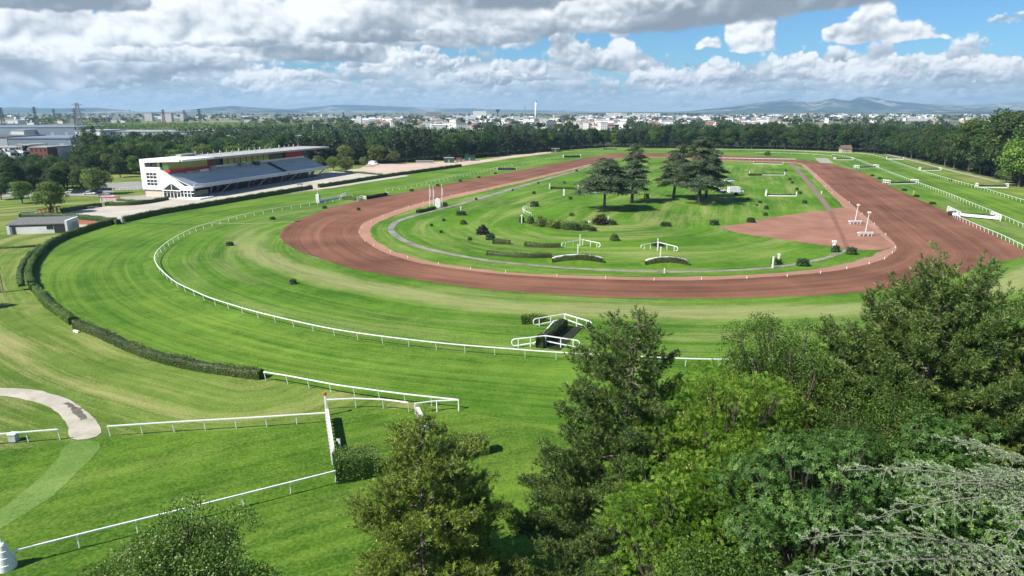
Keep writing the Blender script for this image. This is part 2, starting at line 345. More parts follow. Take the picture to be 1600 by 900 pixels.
def copy_tree(o, parent=None):
    c = o.copy(); COL.objects.link(c)
    if parent: c.parent = parent
    for ch in list(o.children): copy_tree(ch, c)
    return c
def share(name, o, parent, loc, rz=0, rot=None):
    """one more part with the same mesh"""
    c = o.copy(); COL.objects.link(c); c.name = name; c.parent = parent; c.location = loc; c.rotation_euler = rot or (0, 0, rz); return c

# ------------------------------------------------------------------ curves
def catmull(p, closed=False, k=8):
    p = np.asarray(p, float); n_ = len(p); out = []
    for i in range(n_ if closed else n_ - 1):
        if closed: a, b, c, d = p[i - 1], p[i], p[(i + 1) % n_], p[(i + 2) % n_]
        else: a, b, c, d = p[max(i - 1, 0)], p[i], p[i + 1], p[min(i + 2, n_ - 1)]
        for j in range(k):
            t = j / k
            out.append(.5 * ((2 * b) + (c - a) * t + (2 * a - 5 * b + 4 * c - d) * t * t + (3 * b - a - 3 * c + d) * t ** 3))
    if not closed: out.append(p[-1])
    return np.array(out)
def resample(p, step, closed=False):
    if closed: p = np.vstack([p, p[:1]])
    L = np.concatenate([[0], np.cumsum(np.linalg.norm(np.diff(p, axis=0), axis=1))])
    n_ = max(2, int(round(L[-1] / step)) + 1); t = np.linspace(0, L[-1], n_)
    q = np.stack([np.interp(t, L, p[:, i]) for i in range(p.shape[1])], 1)
    return q[:-1] if closed else q
def smoothpoly(p, it=2, closed=True):
    for _ in range(it):
        a = np.roll(p, 1, 0); b = np.roll(p, -1, 0); q = (a + 2 * p + b) / 4
        if not closed: q[0] = p[0]; q[-1] = p[-1]
        p = q
    return p
def curve(px, z=0, step=2., closed=False, it=3):
    w = np.array([G2(x, y, z) for x, y in px]); return smoothpoly(resample(catmull(w, closed), step, closed), it, closed)
def pdist(pts, line, closed=False):
    a = line; b = np.roll(line, -1, 0)
    if not closed: a = a[:-1]; b = b[:-1]
    ab = b - a; L2 = (ab ** 2).sum(1) + 1e-9; out = np.empty(len(pts))
    for i in range(0, len(pts), 4000):
        p = pts[i:i + 4000]; t = np.clip(((p[:, None] - a) * ab).sum(2) / L2, 0, 1)
        out[i:i + 4000] = np.sqrt(((p[:, None] - a - t[..., None] * ab) ** 2).sum(2).min(1))
    return out
def inside(pts, poly):
    x, y = pts[:, 0], pts[:, 1]; r = np.zeros(len(pts), bool); j = len(poly) - 1
    for i in range(len(poly)):
        xi, yi = poly[i]; xj, yj = poly[j]
        if yi != yj:
            c = ((yi > y) != (yj > y)) & (x < (xj - xi) * (y - yi) / (yj - yi) + xi); r ^= c
        j = i
    return r
def sheet(name, poly, z, m, step=4., fields=None, jit=.0, kind='structure', seed=1, hfun=None):
    """flat ground sheet filled with a fine triangle net that carries distance fields"""
    rg = np.random.default_rng(seed); poly = np.array(poly)
    if jit: poly = poly + rg.normal(0, jit, poly.shape)
    lo, hi = poly.min(0), poly.max(0)
    gx, gy = np.meshgrid(np.arange(lo[0] + step / 2, hi[0], step), np.arange(lo[1] + step / 2, hi[1], step))
    g = np.stack([gx.ravel(), gy.ravel()], 1) + rg.uniform(-.2, .2, (gx.size, 2)) * step
    g = g[inside(g, poly)]
    if len(g): g = g[pdist(g, poly, True) > step * .4]
    allp = np.vstack([poly, g]); n_ = len(poly)
    vs, es, fs, *_ = delaunay_2d_cdt([Vector(p) for p in allp], [], [list(range(n_))], 1, 1e-5)
    V2 = np.array([(v.x, v.y) for v in vs]); F = np.array([f for f in fs if len(f) == 3])
    a = V2[F[:, 1]] - V2[F[:, 0]]; b = V2[F[:, 2]] - V2[F[:, 0]]; cr = a[:, 0] * b[:, 1] - a[:, 1] * b[:, 0]
    F[cr < 0] = F[cr < 0][:, ::-1]
    Z = np.full(len(V2), z) if hfun is None else z + hfun(V2)
    at = {k: pdist(V2, c, cl) for k, (c, cl) in (fields or {}).items()}
    o = nmesh(name, np.column_stack([V2, Z]), F, m, attrs=at); tag(o, kind=kind); return o
# ================================================================== GROUND
sand_out = curve([(1050,240),(1200,245.5),(1245,250),(1292,256),(1347,270),(1380,286),(1425,307),(1480,331),(1525,351),(1557,369),(1592,387),(1606,396),(1596,403),(1555,410),(1525,420),(1500,430),(1450,442),(1375,454),(1300,461),(1200,465.5),(1100,467),(1000,466.5),(925,464.5),(850,460),(752,452),(685,443),(620,432.5),(560,422.5),(520,411),(475,396),(450,384),(438,372),(439,362),(450,352),(470,342),(500,331),(525,323),(562,314.5),(600,307),(650,297.5),(700,287.5),(750,277.5),(800,269),(850,259),(900,250),(950,241.5),(1000,239)], closed=True, it=2)
sand_in = curve([(987,246.5),(1050,247),(1125,251),(1200,253.5),(1237,255),(1252,258),(1275,280),(1300,305),(1325,330),(1365,362),(1392,384),(1376,394),(1362,401),(1325,412),(1275,421),(1200,428.5),(1100,433),(1000,434),(960,433),(885,431),(810,427.5),(747,421),(685,412.5),(642,402),(610,390),(587,377),(579,365),(582,354),(600,344),(632,332),(670,320),(725,306),(800,289),(850,277),(900,264.5),(930,256),(955,250)], closed=True, it=1)
margin = curve([(987,245.6),(1050,246),(1125,250),(1200,252.3),(1241,254),(1258,258),(1284,280),(1310,303),(1327,316),(1347,334),(1365,349),(1384,367),(1402,386),(1396,395),(1382,405),(1358,413),(1322,421),(1282,427),(1230,431.5),(1170,435.5),(1096,438.5),(1022,439),(946,437.5),(870,434.5),(790,429.5),(735,423.5),(685,417),(640,408),(605,397),(580,384),(563,370),(561,358),(570,348),(598,336),(630,325),(670,314),(725,301),(800,285.5),(850,274),(900,262),(930,254.5),(955,249)], closed=True, it=1)
rail_in = [(800,258),(775,262),(700,278),(650,288),(600,297),(550,304),(492,315),(425,326),(375,336),(325,349),(300,357),(270,372),(250,387),(241,400),(244,412),(255,425),(275,441),(300,453),(325,464),(362,476),(400,487),(450,499),(505,511),(555,519.5),(607,526.5),(662,533),(722,539),(800,545),(850,549),(942,554),(1045,559),(1110,561),(1220,561),(1322,557)]
RH = 1.25
rail_c = curve(rail_in, RH, it=2)
rail_loop = curve(rail_in + [(1500,540),(1700,500),(1850,450),(1860,415),(1750,382),(1600,350),(1562,334),(1525,319),(1475,299),(1425,281),(1375,262),(1332,246),(1250,240),(1150,238),(1050,236),(950,238)], RH, closed=True, it=3)
turf_out = curve([(720,259),(600,278),(525,295),(400,311),(325,324),(250,336),(192,348),(150,357),(104,371),(76,386),(58,410),(52,435),(60,452),(80,477),(110,497),(153,515),(203,537),(253,555),(327,571),(412,592),(526,612),(640,628),(716,640),(900,680),(1200,720),(1600,700),(1900,600),(2100,450),(2000,380),(1600,306),(1487,276),(1385,246),(1300,239),(1200,234),(1000,232.5),(940,231),(880,238),(800,247)], closed=True, it=1, step=4)
g_dark, g_light, g_dry = (.040, .108, .007), (.140, .245, .030), (.33, .34, .12)
M_turf = grass_mat('turf_grass', g_dark, g_light, (.22, .27, .045), .38, 1.0, 1.)
M_verge = grass_mat('verge_grass', (.038, .108, .006), (.128, .235, .026), (.30, .29, .13), .45, .9, 1., dryband=(5.5, 12., .80, (150, 215)))
M_infield = grass_mat('infield_grass', (.036, .110, .005), (.115, .232, .018), (.38, .35, .15), .45, .35, .6)
M_meadow = grass_mat('meadow_grass', (.062, .115, .013), (.160, .228, .044), (.34, .30, .13), .75, .9, .7)
M_near = grass_mat('near_grass', (.030, .085, .005), (.128, .218, .024), (.24, .27, .07), .30, .5, .5, fine=1.5)
hedge_c = curve([(105,372),(76,385),(53,410),(46,435),(56,452),(76,477),(106,497),(151,515),(201,537),(251,555),(326,571),(411,592)], it=2)
near_line = curve([(-400,960),(26,880),(523,748),(760,700),(1200,640)], it=3)

# far ground: one sheet to the horizon, hills rise out of it
def far_ground_mat():
    m = bpy.data.materials.new('plain'); m.use_nodes = True; n = N(m.node_tree); b = m.node_tree.nodes['Principled BSDF']
    pos = n.add('ShaderNodeNewGeometry').outputs['Position']; x, y, z = n.sep(pos)
    a = n.noise(pos, .0045, 6, .6, .4); f = n.vor(pos, .006, 'F1', 2); s = n.noise(pos, .02, 4, .65)
    c = n.mix(n.rng(a, .40, .60), (.016, .038, .012), (.06, .10, .026))
    c = n.mix(n.rng(s, .50, .66, 0, .7), c, (.02, .05, .012))
    c = n.mix(n.rng(f, .62, .95, 0, .55), c, (.26, .24, .16))
    c = n.mix(n.rng(n.noise(pos, .0018, 5, .6), .56, .64, 0, .5), c, (.26, .26, .15))
    n.l.new(c, b.inputs['Base Color']); b.inputs['Roughness'].default_value = .95; b.inputs['Specular IOR Level'].default_value = .1
    return m
M_plain = far_ground_mat()
HX = 15000
xs = np.concatenate([np.linspace(-HX, -1200, 10)[:-1], np.linspace(-1200, 1200, 9), np.linspace(1200, HX, 10)[1:]])
nmesh('ground', np.array([(x, y, 0) for y in xs + 200 for x in xs]), np.array([(j * len(xs) + i, j * len(xs) + i + 1, (j + 1) * len(xs) + i + 1, (j + 1) * len(xs) + i) for j in range(len(xs) - 1) for i in range(len(xs) - 1)]), M_plain)['kind'] = 'structure'

mead = np.array([(-330, 8), (-120, -20), (150, -20), (420, 60), (470, 420), (300, 640), (-150, 640), (-330, 520)], float)
sheet('lawn', resample(mead, 12, True), .02, M_meadow, 5., {'d': (hedge_c, False)})
nearp = curve([(-60,705),(60,700),(160,684),(300,676),(420,668),(508,660),(524,640),(640,640),(716,640),(900,682),(1250,730),(1800,760)], it=1)
nearp = np.vstack([nearp, [(70, 5), (0, 2), (-70, 10), (-95, 40)]])
sheet('near_lawn', resample(nearp, 3, True), .04, M_near, 3., {'d': (near_line, False)}, jit=.1)
sheet('turf_course', turf_out, .06, M_turf, 4., {'d': (rail_loop, True)})
vp = smoothpoly(rail_loop[::1], 1)
sheet('track_verge', vp, .08, M_verge, 4., {'d': (rail_loop, True), 'd2': (sand_out, True)})

def sand_mat(name, dark, light, lanes=1.):
    m = bpy.data.materials.new(name); m.use_nodes = True; n = N(m.node_tree); b = m.node_tree.nodes['Principled BSDF']
    pos = n.add('ShaderNodeNewGeometry').outputs['Position']; x, y, z = n.sep(pos); d = n.attr('d')
    ln = n.noise(n.xyz(n.m('MULTIPLY', d, 1.15), n.m('MULTIPLY', x, .012), n.m('MULTIPLY', y, .012)), 1, 4, .75)
    wide = n.noise(n.xyz(n.m('MULTIPLY', d, .16), n.m('MULTIPLY', x, .010), n.m('MULTIPLY', y, .010)), 1, 4, .6)
    fin = n.noise(pos, 1.6, 4, .7); pt = n.noise(pos, .05, 4, .6)
    f = n.m('MULTIPLY_ADD', n.m('SUBTRACT', ln, .5), 1.5 * lanes, .5)
    f = n.m('MULTIPLY_ADD', n.m('SUBTRACT', wide, .5), 1.5, f); f = n.m('MULTIPLY_ADD', n.m('SUBTRACT', fin, .5), .5, f)
    f = n.m('MULTIPLY_ADD', n.m('SUBTRACT', pt, .5), 1.6, f, clamp=True)
    n.l.new(n.mix(f, dark, light), b.inputs['Base Color']); b.inputs['Roughness'].default_value = .95; b.inputs['Specular IOR Level'].default_value = .1
    bp = n.add('ShaderNodeBump'); bp.inputs['Strength'].default_value = .4; bp.inputs['Distance'].default_value = .08
    n.l.new(n.m('ADD', fin, ln), bp.inputs['Height']); n.l.new(bp.outputs[0], b.inputs['Normal'])
    return m
M_sand = sand_mat('red_sand', (.100, .046, .028), (.245, .117, .076), 1.)
M_marg = sand_mat('pale_sand', (.27, .145, .100), (.38, .222, .160), .5)
sheet('sand_track', sand_out, .10, M_sand, 2.6, {'d': (margin, True)}, jit=.12)
sheet('sand_margin', margin, .12, M_marg, 4., {'d': (margin, True)}, jit=.08)
sheet('infield_lawn', sand_in, .14, M_infield, 4., {'d': (sand_in, True)}, jit=.18)
apron = curve([(1127,354),(1162,350.5),(1200,341.5),(1250,334),(1287,329.5),(1317,325),(1334,330),(1348,345),(1370,364),(1392,381),(1394,387),(1376,391),(1340,391),(1300,385.5),(1250,379),(1200,371.5),(1150,364),(1134,358)], closed=True, it=0)
M_apron = mat('apron_sand', (.335, .172, .118), .95, scale=.12, col2=(.21, .105, .078), detail=8, spec=.1)
sheet('sand_apron', apron, .16, M_apron, 4., jit=.15)

def band(name, px_pts, width, z, m, ctrl_z=0, jit=.06, step=1.5):
    c = curve(px_pts, ctrl_z, step=step, it=2); w = np.interp(np.linspace(0, 1, len(c)), np.linspace(0, 1, len(width)), width) if isinstance(width, (list, tuple)) else np.full(len(c), width)
    t = np.gradient(c, axis=0); t /= np.linalg.norm(t, axis=1)[:, None]; nn = np.stack([-t[:, 1], t[:, 0]], 1)
    rg = np.random.default_rng(5); k = len(c)
    cols = [c + nn * (w * s / 2)[:, None] + (rg.normal(0, jit, c.shape) if abs(s) == 1 else 0) for s in (-1, -.33, .33, 1)]
    V = np.vstack([np.column_stack([q, np.full(k, z)]) for q in cols])
    F = [(j * k + i, j * k + i + 1, (j + 1) * k + i + 1, (j + 1) * k + i) for j in range(3) for i in range(k - 1)]
    o = nmesh(name, V, np.array(F)[:, ::-1], m); o['kind'] = 'structure'; return o
M_asph = mat('old_asphalt', (.30, .29, .24), .9, scale=.25, col2=(.12, .12, .10), detail=8, spec=.2)
M_path = mat('gravel_path', (.36, .34, .29), .95, scale=.5, col2=(.24, .225, .19), detail=8, spec=.1)
band('infield_path', [(925,257.5),(900,267),(850,281.5),(785,300),(735,315),(700,324),(660,334),(625,345),(614,352),(611,361),(621,371),(642,381.5),(672,391),(710,399),(760,408),(810,413.5),(885,420),(975,424.5),(1050,426),(1125,424.5),(1200,420),(1250,412.5),(1287,405),(1310,397),(1325,390)], [1.8,1.8,2.6,2.6,2.4,1.9,1.7,1.3,1.2], .18, M_asph)
band('apron_ruts', [(1298,331),(1306,348),(1317,372),(1325,391)], [1.6,1.0,1.2], .19, mat('damp_sand', (.24, .12, .09), .95, scale=.5, col2=(.17, .085, .065), spec=.1))
band('straight_path', [(1237,256),(1262,285),(1282,310),(1298,331)], [2.6,2.2,1.8], .20, mat('dusty_lane', (.24, .17, .14), .95, scale=.4, col2=(.15, .11, .095), spec=.1))
# left lawn: gravel arc and rolled lane
pa = [(-60,604),(0,607),(50,609),(100,622),(135,643),(155,665),(157,682),(130,688),(106,686),(108,672),(95,650),(75,636),(40,625),(0,619),(-60,616)]
sheet('gravel_path', curve(pa, step=1., closed=True, it=1), .06, mat('gravel', (.50, .455, .40), .95, scale=.35, col2=(.26, .25, .17), detail=10, spec=.1), 1.2, jit=.04)
band('worn_patch', [(104,630),(120,641),(132,656)], [.5,.9,.6], .075, mat('damp_gravel', (.16, .14, .12), .95, scale=1.2, col2=(.09, .08, .07), spec=.1), jit=.12, step=.5)
pb = [(157,690),(148,712),(125,735),(95,765),(55,795),(0,826),(-80,870),(-100,850),(-40,820),(0,797),(30,775),(62,748),(92,715),(106,692)]
M_roll = grass_mat('rolled_grass', (.075, .150, .026), (.165, .250, .060), (.3, .36, .12), .3, .2, .6)
sheet('rolled_lane', curve(pb, step=1., closed=True, it=1), .06, M_roll, 2., {'d': (near_line, False)}, jit=.05)
# forecourts, clay and lanes by the stand
M_tan = mat('pale_paving', (.50, .46, .395), .9, scale=.08, col2=(.36, .325, .275), detail=8, spec=.15, bump=.1)
M_clay = mat('red_clay', (.36, .13, .085), .95, scale=.2, col2=(.26, .10, .07), spec=.1)
M_road = mat('road_grey', (.30, .29, .27), .9, scale=.1, col2=(.22, .215, .20), spec=.15)
def flat(name, px, z, m, step=8): 
    return sheet(name, np.array([G2(x, y) for x, y in px]), z, m, step)
flat('forecourt', [(185,343),(150,338),(93,333),(132,326),(160,322),(217,318),(250,312),(300,300),(400,283),(520,268),(575,262),(620,272),(640,275),(560,287),(525,293),(400,308.5),(325,321.5),(250,334)], .08, M_tan)
flat('side_lawn', [(100,336),(150,334),(196,337.5),(186,344),(150,342),(105,340)], .10, M_infield if False else M_tan) if False else None
flat('sand_lot', [(556,267),(575,256.5),(650,255.5),(692,252.5),(750,250.5),(800,243),(860,237),(862,239),(800,247),(720,259.5),(640,272.5),(617,276)], .10, mat('lot_sand', (.50, .42, .35), .95, scale=.05, col2=(.42, .30, .24), detail=7, spec=.1))
flat('clay_path', [(75,346),(110,343),(170,347),(176,350),(150,353),(75,352)], .10, M_clay)
flat('yard', [(108,351),(150,352),(140,360),(108,364)], .12, M_tan)
flat('service_road', [(-50,309),(-50,301),(0,300),(60,301),(60,308)], .10, M_road)
flat('access_road', [(150,293),(150,287),(215,284),(230,288),(222,296),(180,298)], .10, M_road)
flat('front_terrace', [(160,310),(240,304),(250,312),(215,315),(160,317)], .12, M_path)
flat('car_park', [(100,306),(105,298),(160,296),(180,300),(160,307)], .12, M_road)
# dirt track beside the right-hand wood
band('forest_track', [(1385,241),(1430,252),(1480,265),(1530,277),(1580,288),(1660,302)], 3., .09, M_path)
band('crossing', [(1283,247),(1292,255)], 8, .085, M_path)
# dark crossing strip on the turf
band('green_crossing', [(185,348),(240,349.5),(300,352)], 1.6, .09, grass_mat('worn_grass', (.03, .12, .02), (.05, .16, .03), (.1, .2, .05), .1, .2, .6))
band('worn_crossing', [(325,349),(400,349.5),(470,346)], 1.2, .10, mat('worn_turf', (.28, .27, .11), .95, scale=.8, col2=(.13, .22, .05), detail=6, spec=.1))

# hills on the horizon
def hills(name, prof, D, depth, seed, m):
    """prof: (px, py of ridge)"""
    rg = np.random.default_rng(seed); xs_ = np.array([p[0] for p in prof]); ys_ = np.array([p[1] for p in prof])
    nx, ny = 260, 26; pxs = np.linspace(xs_[0], xs_[-1], nx); rid = np.interp(pxs, xs_, ys_)
    for f_ in (9, 17, 31, 60): rid += np.sin(pxs / 800 * f_ + rg.uniform(0, 6)) * (8. / f_)
    V = []; nz = sum(np.outer(np.sin(np.linspace(0, 1, ny) * k1 + rg.uniform(0, 6)), np.sin(pxs / 300 * k2 + rg.uniform(0, 6))) * a for k1, k2, a in [(5, 7, .12), (9, 15, .08), (15, 31, .05), (21, 55, .03)])
    for j in range(ny):
        t = j / (ny - 1); D_ = D + depth * t; prof_ = math.sin(min(1, t / .75) * math.pi / 2) ** 1.3 if t < .75 else 1 - (t - .75) * 1.2
        for i in range(nx):
            q = P(pxs[i], rid[i], D + depth * .75); z = max(0, q[2]) * (prof_ + 1.6 * nz[j, i] * (1 if t < .7 else .2) * math.sin(math.pi * min(1, t / .7) if t < .7 else .5))
            edge = min(1, min(i, nx - 1 - i) / 12); V.append(((pxs[i] - 800) / FPX * D_ * 1.0 / (math.cos(PITCH) ** 0), D_, max(-2, z * edge - (3 if t in (0, 1) else 0))))
    V = np.array(V)
    # columns follow the same bearing as the surveyed ridge
    for i in range(nx):
        b_ = P(pxs[i], 172, 1000.); V[i::nx, 0] = b_[0] / 1000. * V[i::nx, 1]
    F = np.array([(j * nx + i, j * nx + i + 1, (j + 1) * nx + i + 1, (j + 1) * nx + i) for j in range(ny - 1) for i in range(nx - 1)])
    o = nmesh(name, V, F, m, smooth=True); o['kind'] = 'structure'; return o
def hill_mat():
    m = bpy.data.materials.new('hill_cover'); m.use_nodes = True; n = N(m.node_tree); b = m.node_tree.nodes['Principled BSDF']
    pos = n.add('ShaderNodeNewGeometry').outputs['Position']
    a = n.noise(pos, .0016, 7, .66); f = n.vor(pos, .0055, 'F1', 1)
    c = n.mix(n.rng(a, .44, .58), (.006, .018, .010), (.040, .070, .026))
    c = n.mix(n.m('MULTIPLY', n.rng(f, .58, .85), n.rng(n.noise(pos, .0009, 4), .48, .60)), c, (.32, .29, .20))
    n.l.new(c, b.inputs['Base Color']); b.inputs['Roughness'].default_value = 1; b.inputs['Specular IOR Level'].default_value = 0
    return m
M_hill = hill_mat()
hills('hills', [(-250,168),(-100,164),(0,167),(30,166.5),(100,168.5),(150,168),(215,174),(250,176),(300,171),(360,166.5),(400,169),(450,172),(500,178)], 8500, 2500, 3, M_hill)
hills('hills', [(395,180),(430,174),(470,170),(520,163.5),(560,164),(600,166),(660,168),(720,168),(800,170),(880,172),(960,178)], 12500, 2300, 4, M_hill)
hills('hills', [(980,180),(1020,175),(1080,173),(1110,169),(1150,165),(1200,158),(1235,155),(1262,161),(1300,154),(1325,159),(1345,153),(1380,157),(1410,161),(1450,163),(1500,165),(1540,163),(1590,159),(1650,160),(1800,163),(1950,170)], 9500, 3000, 8, M_hill)
hills('hills', [(900,186),(1000,182),(1100,178),(1250,174.5),(1400,176),(1500,174.5),(1650,173),(1850,175)], 6500, 1700, 9, M_hill)
# ================================================================== FOLIAGE KIT
def unit(v): return v / (np.linalg.norm(v, axis=-1, keepdims=True) + 1e-9)
def rdir(rg, n_): return unit(rg.normal(size=(n_, 3)))
def leaves(c, u, v, L, W):
    """pointed leaf quads: base c, axis u, side v"""
    L = np.asarray(L).reshape(-1, 1) if np.ndim(L) else L; W = np.asarray(W).reshape(-1, 1) if np.ndim(W) else W
    a = c; b = c + u * L * .5 + v * W * .5; d = c + u * L; e = c + u * L * .5 - v * W * .5
    V = np.stack([a, b, d, e], 1).reshape(-1, 3); F = np.arange(len(V)).reshape(-1, 4); return V, F
def perp(u, rg): return unit(np.cross(u, rdir(rg, len(u))))
def blade(n_, rg):
    u = perp(n_, rg); return u, unit(np.cross(n_, u))
def tubes(paths, k=6):
    V = []; F = []; o = 0
    for pts, rad in paths:
        pts = np.asarray(pts, float); n_ = len(pts); t = unit(np.gradient(pts, axis=0))
        ref = np.array([0, 0, 1.]) if abs(t[0][2]) < .9 else np.array([1., 0, 0])
        s = unit(np.cross(t, ref)); w = np.cross(s, t); a = np.arange(k) / k * 2 * math.pi
        ring = pts[:, None] + (np.cos(a)[None, :, None] * s[:, None] + np.sin(a)[None, :, None] * w[:, None]) * np.asarray(rad)[:, None, None]
        V.append(ring.reshape(-1, 3)); i = np.arange(n_ - 1)[:, None] * k; j = np.arange(k)[None]
        q = np.stack([i + j, i + (j + 1) % k, i + k + (j + 1) % k, i + k + j], -1).reshape(-1, 4) + o; F.append(q); o += n_ * k
    return np.vstack(V), np.vstack(F)
def bez(a, b, c, n_=7):
    t = np.linspace(0, 1, n_)[:, None]; return (1 - t) ** 2 * a + 2 * t * (1 - t) * b + t * t * c

BARK = mat('bark', (.13, .105, .085), .95, scale=3, col2=(.05, .042, .036), bump=.5, stretch=(1, 1, .25), spec=.1)
BARK_P = mat('pine_bark', (.23, .19, .165), .95, scale=3, col2=(.10, .078, .065), bump=.5, stretch=(1, 1, .25), spec=.1)
L_dark = leaf_mat('oak_leaves', [(.012, .036, .008), (.038, .086, .014), (.108, .180, .032)], obj_var=.32)
L_lite = leaf_mat('light_leaves', [(.04, .095, .010), (.105, .190, .022), (.20, .30, .042)], obj_var=.22)
L_con = leaf_mat('dark_needles', [(.010, .026, .010), (.028, .058, .018), (.075, .112, .038)], trans=.12, obj_var=.35)
L_cedar = leaf_mat('cedar_needles', [(.020, .042, .018), (.052, .085, .034), (.120, .155, .070)], trans=.1, obj_var=.15)
L_olive = leaf_mat('willow_leaves', [(.055, .095, .020), (.12, .165, .040), (.21, .25, .075)], obj_var=.15)
L_purple = leaf_mat('purple_leaves', [(.012, .008, .008), (.035, .022, .020), (.07, .045, .035)], obj_var=.1)
L_hedge = leaf_mat('hedge_leaves', [(.022, .050, .008), (.075, .135, .018), (.175, .250, .038)], trans=.2, obj_var=.12)
L_hedge2 = leaf_mat('thuja_leaves', [(.018, .036, .008), (.070, .105, .020), (.155, .190, .044)], trans=.15, obj_var=.12)
L_bush = leaf_mat('clipped_leaves', [(.010, .024, .005), (.030, .060, .010), (.085, .135, .022)], trans=.15, obj_var=.12)
L_brush = leaf_mat('brush_twigs', [(.010, .020, .006), (.028, .045, .012), (.055, .080, .020)], trans=.05, obj_var=.15)

def clump_crown(rg, clumps, n_each, size, flat=.75, up=.3):
    """leaves on the outside of many lumps"""
    C = []; U = []; Rr = []
    for (c, r) in clumps:
        k = max(8, int(n_each * r * r)); d = rdir(rg, k); d[:, 2] = np.where(d[:, 2] < -.35, -d[:, 2], d[:, 2])
        rad = r * (1 - .45 * rg.random(k) ** 2.2)[:, None] * (1 + .12 * np.sin(d[:, :1] * 9 + c[0]) )
        C.append(c + d * rad * np.array([1, 1, flat])); U.append(unit(d + rg.normal(0, .7, d.shape) + [0, 0, up])); Rr.append(np.clip(rg.normal(.45, .2) + rg.normal(0, .22, k), 0, 1))
    C = np.vstack(C); U = np.vstack(U); k = len(C); s = size * rg.uniform(.6, 1.35, k)
    u, v = blade(U, rg); V, F = leaves(C - u * s[:, None] * .5, u, v, s, s * rg.uniform(.55, .9, k)); return V, F, np.concatenate(Rr)
def tree_template(kind, h, w, seed, leafm, size=.5, dens=22, barkm=BARK):
    """returns a function that builds (trunk mesh, crown mesh) once and links copies"""
    rg = np.random.default_rng(seed); cl = []; br = []
    if kind == 'round':
        th = h * .12; n_ = int(20 + w * 2.2)
        for i in range(n_):
            d = rdir(rg, 1)[0]; d[2] = d[2] if d[2] > -.8 else -d[2]; rr = rg.uniform(.55, 1) ** .5
            c = np.array([0, 0, th + (h - th) * .47]) + d * np.array([w / 2, w / 2, (h - th) * .55]) * rr * rg.uniform(.62, .86)
            cl.append((c, rg.uniform(.13, .23) * w))
        cl.append((np.array([0, 0, h * .55]), w * .26))
        for c, r in cl[:9]: br.append((bez(np.array([0, 0, th * .9]), np.array([c[0] * .3, c[1] * .3, c[2] * .7]), c), np.linspace(.014 * h, .003 * h, 7)))
        br.append((np.array([(0, 0, -.3), (0, 0, th * .5), (rg.normal(0, .1), 0, th), (0, 0, h * .6)]), np.array([.032, .024, .02, .008]) * h))
    elif kind == 'bush':
        for i in range(26):
            d = rdir(rg, 1)[0]; d[2] = abs(d[2]); c = d * np.array([w / 2, w / 2, h * .8]) * rg.uniform(.35, .8) + [0, 0, h * .08]; cl.append((c, rg.uniform(.14, .24) * w))
        br.append((np.array([(0, 0, -.1), (0, 0, h * .5)]), np.array([.03, .01]) * h))
    elif kind == 'pine':     # umbrella-ish pine / fir in a wood
        br.append((np.array([(0, 0, -.3), (0, 0, h * .5), (0, 0, h * .96)]), np.array([.02, .014, .004]) * h))
        n_ = 44
        for i in range(n_):
            t = (i + .5) / n_; z = h * (.14 + .84 * t); prof = (math.sin(math.pi * min(1, (t * .9 + .18))) ** .7) * w / 2
            a = i * 2.4 + rg.uniform(-.4, .4); q = prof * rg.uniform(.35, .9); c = np.array([math.cos(a) * q, math.sin(a) * q, z])
            cl.append((c, w * rg.uniform(.12, .20)))
            if i % 2 == 0: br.append((np.array([(0, 0, z - h * .04), c]), np.array([.007, .002]) * h))
    elif kind == 'spire':    # poplar / cypress
        br.append((np.array([(0, 0, -.3), (0, 0, h * .5), (0, 0, h * .95)]), np.array([.018, .012, .004]) * h))
        for i in range(30):
            t = (i + .5) / 30; z = h * (.08 + .9 * t); prof = math.sin(math.pi * min(.97, t * .8 + .2)) ** .6 * w / 2
            a = i * 2.4; q = prof * rg.uniform(.2, .7); cl.append((np.array([math.cos(a) * q, math.sin(a) * q, z]), w * rg.uniform(.22, .32)))
    flat_ = {'round': .8, 'bush': .8, 'pine': .55, 'spire': 1.5}[kind]
    V, F, r = clump_crown(rg, cl, dens, size, flat_)
    TV, TF = tubes(br, 5)
    return {'crown': (V, F, r, leafm), 'trunk': (TV, TF, barkm), 'cache': None, 'h': h, 'w': w}
def place_tree(T, name, label, cat, xy, scale=1., rz=0., group=None, zs=None):
    e = thing(name, label, cat, (xy[0], xy[1], 0), rz, group); e.scale = (scale, scale, zs or scale)
    if T['cache'] is None:
        V, F, r, m = T['crown']; c = nmesh('crown', V, F, m, e, rnd=r); TV, TF, bm_ = T['trunk']; t = nmesh('trunk', TV, TF, bm_, e, smooth=True); T['cache'] = (c, t)
    else:
        for s in T['cache']:
            k = s.copy(); COL.objects.link(k); k.parent = e
    return e

# ------------------------------------------------------------------ templates
OAK = [tree_template('round', 16, 13, s, L_dark, .5, 36) for s in (1, 2, 3)]
LIT = [tree_template('round', 12, 11, s, L_lite, .48, 34) for s in (11, 12)]
WIL = [tree_template('round', 9, 9, s, L_olive, .42, 44) for s in (21, 22)]
PIN = [tree_template('pine', 18, 10, s, L_con, .55, 44, BARK_P) for s in (31, 32, 33)]
POP = [tree_template('spire', 22, 5, s, L_dark, .5, 40) for s in (41,)]
BSH = [tree_template('bush', 3, 4, s, m_, .26, 95) for s, m_ in ((71, L_lite), (72, L_olive), (73, L_dark), (74, L_purple))]
PUR = tree_template('round', 13, 12, 51, L_purple, .55, 26)

